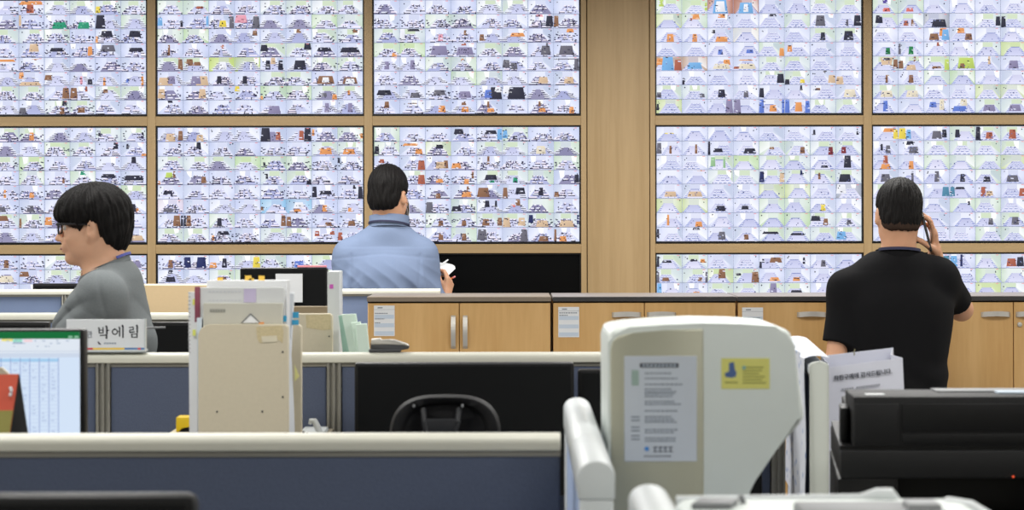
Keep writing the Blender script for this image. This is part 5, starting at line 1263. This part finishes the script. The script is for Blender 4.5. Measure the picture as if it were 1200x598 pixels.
# ---- man in the light blue shirt behind the cupboards
def man_blue():
    d = 9.1
    cx_ = X(453, d)
    t = thing('person', 'man in light blue shirt seen from behind, holding a notebook', 'person', (cx_, d, 0))
    Hd = Head((X(456, d), d+0.005, Z(228, d)), rotm(-0.04, 0, -0.42), 0.98)
    f = Body((-0.92, 8.80, 0.0), (-0.18, 9.52, 1.88), 0.0055)
    f.ell((cx_, d+0.01, 1.27), (0.180, 0.115, 0.20), None, 0.05); f.ell((cx_, d+0.01, 1.10), (0.170, 0.112, 0.20), None, 0.08); f.ell((cx_, d+0.01, 0.97), (0.170, 0.118, 0.15), None, 0.08)
    nb = np.array((X(456, d), d-0.004, Z(258, d)))
    sl = np.array((X(409, d), d, Z(298, d))); sr = np.array((X(494, d), d+0.015, Z(297, d)))
    for sh in (sl, sr): f.cap(nb-np.array([0, 0, 0.06]), sh, 0.055, 0.055, 0.06)
    Hd.skull(f); Hd.face(f)
    f.cap(nb-np.array([0, 0, 0.06]), Hd.w((0, -0.03, -0.05)), 0.064, 0.060, 0.035)
    el = np.array((X(402, d), d-0.01, Z(356, d))); wl = np.array((X(438, d), d+0.24, Z(342, d)))
    er = np.array((X(506, d), d+0.02, Z(356, d))); wr = np.array((X(520.5, d), d+0.16, Z(352, d)))
    f.cap(sl, el, 0.050, 0.042, 0.03); f.cap(el, wl, 0.041, 0.028, 0.02)
    f.cap(sr, er, 0.050, 0.042, 0.03); f.cap(er, wr, 0.041, 0.029, 0.02)
    hand(f, wl, (0.75, 0.5, 0.3), (0.1, -0.3, 0.9), (-0.5, 0.8, 0.2), 1.0, (0.3, 0.4, 0.3))
    hand(f, wr, (0.20, 0.22, 0.95), (-0.85, 0.5, -0.1), (-0.35, -0.75, 0.3), 1.0, r=0.0095, fcurl=((0.55, 0.75, 0.5), (0.65, 0.9, 0.6), (0.75, 0.95, 0.6), (0.85, 1.0, 0.6)), thumb=((0.75, 0.35, 0.35), (0.8, -0.1, 0.5)))
    legs(t, f, ((cx_-0.09, d+0.01, 0.90), (cx_+0.09, d+0.01, 0.90)), ((cx_-0.11, d, 0.09), (cx_+0.11, d, 0.09)), M_TROUS, M_SHOE, 1.02, (0, 1, 0))
    link_mesh('body', f.mesh('body', 1), M_SKIN2, t)
    g = Body((-0.92, 8.84, 0.86), (-0.20, 9.42, 1.62), 0.005)
    g.ell((cx_, d+0.01, 1.26), (0.208, 0.138, 0.25), None, 0.05)
    tubeq = lambda p: rtube(p, (cx_, d+0.01, 0), 0.206, 0.145, 1.38, 0.10)
    g.fn((-0.92, 8.86, 0.86), (-0.3, 9.3, 1.42), tubeq, 0.08)
    for sh in (sl, sr): g.cap(nb-np.array([0, 0, 0.055]), sh+np.array([0, 0, -0.008]), 0.066, 0.066, 0.06)
    g.cap(sl, el, 0.066, 0.062, 0.045); g.cap(el, el+(wl-el)*0.92, 0.062, 0.045, 0.03)
    g.cap(sr, er, 0.066, 0.062, 0.045); g.cap(er, er+(wr-er)*0.70, 0.060, 0.044, 0.03, flat=(er+(wr-er)*0.66, wr-er))
    def fold(p, v):
        x, z = p[:, 0]-cx_, p[:, 2]
        wv = 0.007*(np.abs(np.sin(17*x-12*z+1.6*np.sin(9*z+5*x)))**0.6-0.6)*np.clip((1.44-z)/0.2, 0.05, 1)*np.clip(0.35+np.abs(x)*5, 0, 1)+0.004*(np.abs(np.sin(38*x+30*z+2*np.sin(14*z)))**0.6-0.6)*np.clip((1.38-z)/0.1, 0, 1)+0.0050*np.sin(46*z+55*np.abs(x)+2*np.sin(17*x))*np.clip((1.36-z)/0.15, 0, 1)*np.clip((np.abs(x)-0.05)/0.08, 0.15, 1)
        back = p[:, 1] < d
        zy = 1.395-0.10*np.abs(x)                      # yoke seam
        wv = wv+np.where(back, 0.0016*np.exp(-((z-zy)/0.005)**2), 0)
        xs_ = np.abs(x-0.0)-(0.155+0.03*(z-1.25))      # sleeve seams
        wv = wv+np.where(back & (z < 1.40), 0.0022*np.exp(-(xs_/0.006)**2), 0)
        v = v+wv
        zc = nb[2]+0.012-0.25*(p[:, 1]-d)
        return np.maximum(np.maximum(v, z-zc), 0.90-z)
    g.mod(fold)
    M_BL = mat('light_blue_shirt', (117, 132, 160), 0.88, var=0.05, scale=240, bump=0.2, spec=0.2)
    link_mesh('shirt', g.mesh('shirt', 1), M_BL, t)
    ringband(t, 'collar', M_BL, nb+np.array([0, 0.002, -0.036]), 0.087, 0.084, rotm(-0.16, 0, 0), 0.054, 0.006)
    ringband(t, 'lanyard', M_LANYARD, nb+np.array([0, 0.000, -0.026]), 0.0945, 0.0915, rotm(-0.2, 0.06, 0), 0.009, 0.003, (math.pi*1.02, math.pi*1.98))
    make_hair(Hd, 0.0032, [(-0.2, -0.082), (-0.075, -0.078), (-0.048, -0.058), (-0.030, 0.012), (0.010, 0.020), (0.03, -0.008), (0.046, 0.000), (0.062, 0.06), (0.2, 0.07)],
              (0.090, 0.112, 0.106), (0, -0.014, 0.040), [((0, -0.048, -0.030), (0.078, 0.076, 0.074))], 'hair', t, M_HAIR, 0.003, 52)
    Hd.eyes(t); Hd.brows(t)
    # white mask loop and edge
    b = B(); b.grid(lambda u, v: Hd.w((0.075*math.sin((u-0.5)*2.6), 0.052+0.072*math.cos((u-0.5)*2.6)-0.02*abs(v-0.5), -0.032-0.085*v)), 14, 8, 0.0012); mk = b.go('face_mask', M_CAP, t)
    for sx in (-1, 1):
        b = B(); b.tube([Hd.w((sx*0.072, 0.070, -0.045)), Hd.w((sx*0.086, 0.020, -0.015)), Hd.w((sx*0.086, -0.012, 0.008)), Hd.w((sx*0.084, -0.02, -0.02)), Hd.w((sx*0.084, 0.02, -0.055)), Hd.w((sx*0.068, 0.065, -0.095))], 0.0014, 6); b.go('ear_loop', M_CAP, mk)
    # notebook and pencil
    dn = d+0.22
    nbk = thing('notebook', 'open white notebook in the hand of the man in blue', 'notebook', P(523, 318, dn))
    b = B(); b.prism([P(508, 312, dn), P(513.5, 322.5, dn-0.02), P(525.5, 322.8, dn-0.02), P(533.8, 314.8, dn), P(531, 313, dn+0.02), P(524, 311.2, dn+0.02), P(515, 310.6, dn+0.02)], (-0.004, 0.012, 0.012), 0.0012); b.go('pages', M_PAPER, nbk)
    b = B(); b.prism([P(512, 312.6, dn+0.01), P(524.2, 304.0, dn+0.02), P(525.2, 305.2, dn+0.02), P(518, 311.6, dn+0.01)], (0.002, 0.004, 0.002), 0.0005); b.go('turned_page', M_PAPER, nbk)
    pn = thing('pencil', 'orange pencil with pink tip in the hand of the man in blue', 'pencil', P(529, 326, dn))
    e0, e1, e2, e3 = P(514, 334, dn-0.02), P(526, 328, dn-0.025), P(530.6, 325.6, dn-0.03), P(533.6, 324.0, dn-0.03)
    b = B(); b.cyl(e0, e2, 0.0042, None, 8); b.go('shaft', mat('orange_pencil', (206, 112, 44), 0.5), pn)
    b = B(); b.cyl(e2, e3, 0.0044, None, 12, 0.001); b.go('eraser', mat('pink_eraser', (226, 140, 140), 0.7), pn)
    return t
man_blue()

# ---- man in profile with glasses and grey T-shirt
def man_grey():
    d = 5.75; s_ = F/d
    cx_ = X(128, d)
    t = thing('person', 'man with black glasses and grey T-shirt in left profile', 'person', (cx_+0.0, d, 0))
    Hd = Head((X(108, d), d, Z(263.5, d)), rotm(0, 0, math.pi/2)@rotm(-0.06, 0, 0), 0.875)
    f = Body((-1.62, 5.36, 0.0), (-0.92, 6.12, 1.70), 0.0048)
    # trunk leaning a little forward (towards -x)
    f.ell((cx_-0.018, d, 1.14), (0.096, 0.165, 0.20), None, 0.05); f.ell((cx_-0.018, d, 0.98), (0.090, 0.155, 0.20), None, 0.06); f.ell((cx_-0.01, d, 0.86), (0.105, 0.160, 0.15), None, 0.08)
    nb = np.array((X(127, d), d, Z(312, d)))
    sn = np.array((X(131, d), d-0.165, Z(345, d))); sf = np.array((X(125, d), d+0.165, Z(347, d)))
    for sh in (sn, sf): f.cap(nb-np.array([0, 0, 0.05]), sh, 0.052, 0.052, 0.06)
    Hd.skull(f); Hd.face(f)
    f.cap(nb-np.array([0, 0, 0.05]), Hd.w((0, -0.028, -0.055)), 0.060, 0.056, 0.04)
    en = np.array((X(93, d), d-0.19, Z(400, d))); wn = np.array((X(30, d), d-0.10, Z(430, d)))
    ef = np.array((X(99, d), d+0.20, Z(407, d))); wf = np.array((X(30, d), d+0.10, Z(432, d)))
    f.cap(sn, en, 0.048, 0.040, 0.03); f.cap(en, wn, 0.040, 0.027, 0.02)
    f.cap(sf, ef, 0.048, 0.040, 0.03); f.cap(ef, wf, 0.040, 0.027, 0.02)
    hand(f, wn, (-0.9, 0.2, -0.2), (0, 0.2, -1), (0, 1, 0.1), 0.95, (0.2, 0.35, 0.3))
    hand(f, wf, (-0.9, -0.2, -0.2), (0, -0.2, -1), (0, -1, 0.1), 0.95, (0.2, 0.35, 0.3))
    legs(t, f, ((cx_-0.005, d-0.09, 0.82), (cx_-0.005, d+0.09, 0.82)), ((cx_, d-0.11, 0.09), (cx_, d+0.11, 0.09)), M_TROUS, M_SHOE, 0.92, (-1, 0, 0))
    link_mesh('body', f.mesh('body', 1), M_SKIN, t)
    g = Body((-1.55, 5.40, 0.80), (-0.96, 6.10, 1.46), 0.0048)
    g.ell((cx_-0.012, d, 1.15), (0.110, 0.188, 0.22), None, 0.05)
    tubeq = lambda p: rtube(p, (cx_-0.020, d, 0), 0.104, 0.186, 1.26, 0.09)
    g.fn((-1.5, 5.4, 0.8), (-0.96, 6.1, 1.3), tubeq, 0.08)
    for sh in (sn, sf): g.cap(nb-np.array([0, 0, 0.052]), sh+np.array([0, 0, -0.008]), 0.063, 0.064, 0.06)
    g.cap(nb-np.array([-0.02, 0, 0.05]), np.array((cx_+0.03, d, 1.20)), 0.07, 0.10, 0.06)
    for sh, e_ in ((sn, en), (sf, ef)): g.cap(sh, e_, 0.066, 0.058, 0.05, flat=(sh+(e_-sh)*0.97, e_-sh))
    ax_ = (en-sn)/np.linalg.norm(en-sn)
    def fold(p, v):
        x, y, z = p[:, 0]-cx_, p[:, 1]-d, p[:, 2]
        u = (p-sn)@ax_
        near = np.clip((-y-0.05)/0.1, 0, 1)
        wv = near*(0.014*(0.6-np.abs(np.sin(44*(x*-0.46+z*0.88)+1.8*np.sin(13*x+4*z)+0.6))**0.6)*np.clip((u-0.01)/0.06, 0, 1)*np.clip((0.075-x)/0.06, 0, 1)+0.006*(0.6-np.abs(np.sin(30*(x*0.5+z*0.86)+1.5*np.sin(16*z)))**0.6))
        wv = wv+0.008*(0.6-np.abs(np.sin(26*z+15*x+1.5*np.sin(11*y)))**0.6)*np.clip((1.34-z)/0.1, 0, 1)
        seam = np.exp(-((x-0.030-0.45*(1.31-z)*0.5)/0.006)**2)*np.clip((z-1.12)/0.05, 0, 1)*near
        v = v+wv+0.003*seam
        zc = nb[2]+0.004+0.42*(p[:, 0]-nb[0])
        return np.maximum(np.maximum(v, z-zc), 0.82-z)
    g.mod(fold)
    M_GT = mat('grey_cotton', (112, 117, 119), 0.92, var=0.10, scale=160, bump=0.25, spec=0.15)
    link_mesh('t_shirt', g.mesh('t_shirt', 1), M_GT, t)
    ringband(t, 'neck_band', M_GT, nb+np.array([0, 0, -0.006]), 0.066, 0.068, rotm(0, -0.40, 0), 0.014, 0.005)
    ringband(t, 'lanyard', mat('blue_lanyard', (70, 78, 150), 0.7), nb+np.array([0.004, 0, 0.010]), 0.065, 0.067, rotm(0, -0.42, 0), 0.008, 0.003, (-1.0, 1.0))
    # mop of hair with a fringe over the brow
    make_hair(Hd, 0.003, [(-0.2, -0.104), (-0.088, -0.096), (-0.058, -0.066), (-0.040, -0.040), (-0.034, 0.004), (0.006, 0.010), (0.016, -0.006), (0.03, -0.018), (0.046, -0.006), (0.066, 0.008), (0.095, 0.016), (0.14, 0.030)],
              (0.098, 0.128, 0.104), (0, -0.012, 0.042), [((0, -0.046, -0.012), (0.083, 0.086, 0.076)), ((0, -0.052, -0.050), (0.072, 0.066, 0.062)), ((0, 0.056, 0.046), (0.072, 0.060, 0.050))], 'hair', t, M_HAIR, 0.0042, 46, 1.6)
    Hd.eyes(t); Hd.brows(t)
    b = B(); b.tube([Hd.w((-0.022, 0.092, -0.073)), Hd.w((-0.010, 0.1075, -0.0715)), Hd.w((0, 0.1095, -0.0712)), Hd.w((0.010, 0.1075, -0.0715)), Hd.w((0.022, 0.092, -0.073))], [0.0015, 0.003, 0.0034, 0.003, 0.0015], 8); b.go('lips', mat('lip_skin', (150, 88, 78), 0.5), t)
    M_FR = mat('black_glasses', (20, 22, 28), 0.3)
    b = B()
    for sx in (-1, 1):
        pts = []
        for k in range(20):
            a = 2*math.pi*k/20; c_, s2 = math.cos(a), math.sin(a)
            pts.append(Hd.w((sx*0.033+0.025*math.copysign(abs(c_)**0.6, c_), 0.106-0.10*abs(0.0)-0.006*abs(c_), -0.004+0.018*math.copysign(abs(s2)**0.6, s2))))
        b.tube(pts, 0.0026*Hd.s, 8, True)
    b.tube([Hd.w((-0.009, 0.108, 0.002)), Hd.w((0, 0.112, 0.005)), Hd.w((0.009, 0.108, 0.002))], 0.002, 8)
    fr = b.go('glasses', M_FR, t)
    for sx in (-1, 1):
        b = B(); b.tube([Hd.w((sx*0.058, 0.104, 0.010)), Hd.w((sx*0.072, 0.092, 0.010)), Hd.w((sx*0.083, 0.05, 0.008)), Hd.w((sx*0.086, 0.0, 0.004)), Hd.w((sx*0.084, -0.018, -0.008))], [0.0042, 0.0038, 0.0034, 0.003, 0.0025], 8); b.go('temple_arm', M_FR, fr)
        b = B(); b.prism([Hd.w((sx*0.033+0.0235*math.copysign(abs(math.cos(a))**0.6, math.cos(a)), 0.104, -0.004+0.0165*math.copysign(abs(math.sin(a))**0.6, math.sin(a)))) for a in [2*math.pi*k/20 for k in range(20)]], Vector(Hd.R@np.array((0, 0.001, 0))))
        gm = bpy.data.materials.get('lens_glass')
        if gm is None:
            gm = bpy.data.materials.new('lens_glass'); gm.use_nodes = True; bs = gm.node_tree.nodes['Principled BSDF']; bs.inputs['Transmission Weight'].default_value = 1.0; bs.inputs['Roughness'].default_value = 0.02; bs.inputs['IOR'].default_value = 1.1; bs.inputs['Base Color'].default_value = (0.86, 0.9, 0.95, 1)
        b.go('lens', gm, fr)
    b = B(); c_ = en+(wn-en)*0.12
    return t
man_grey()
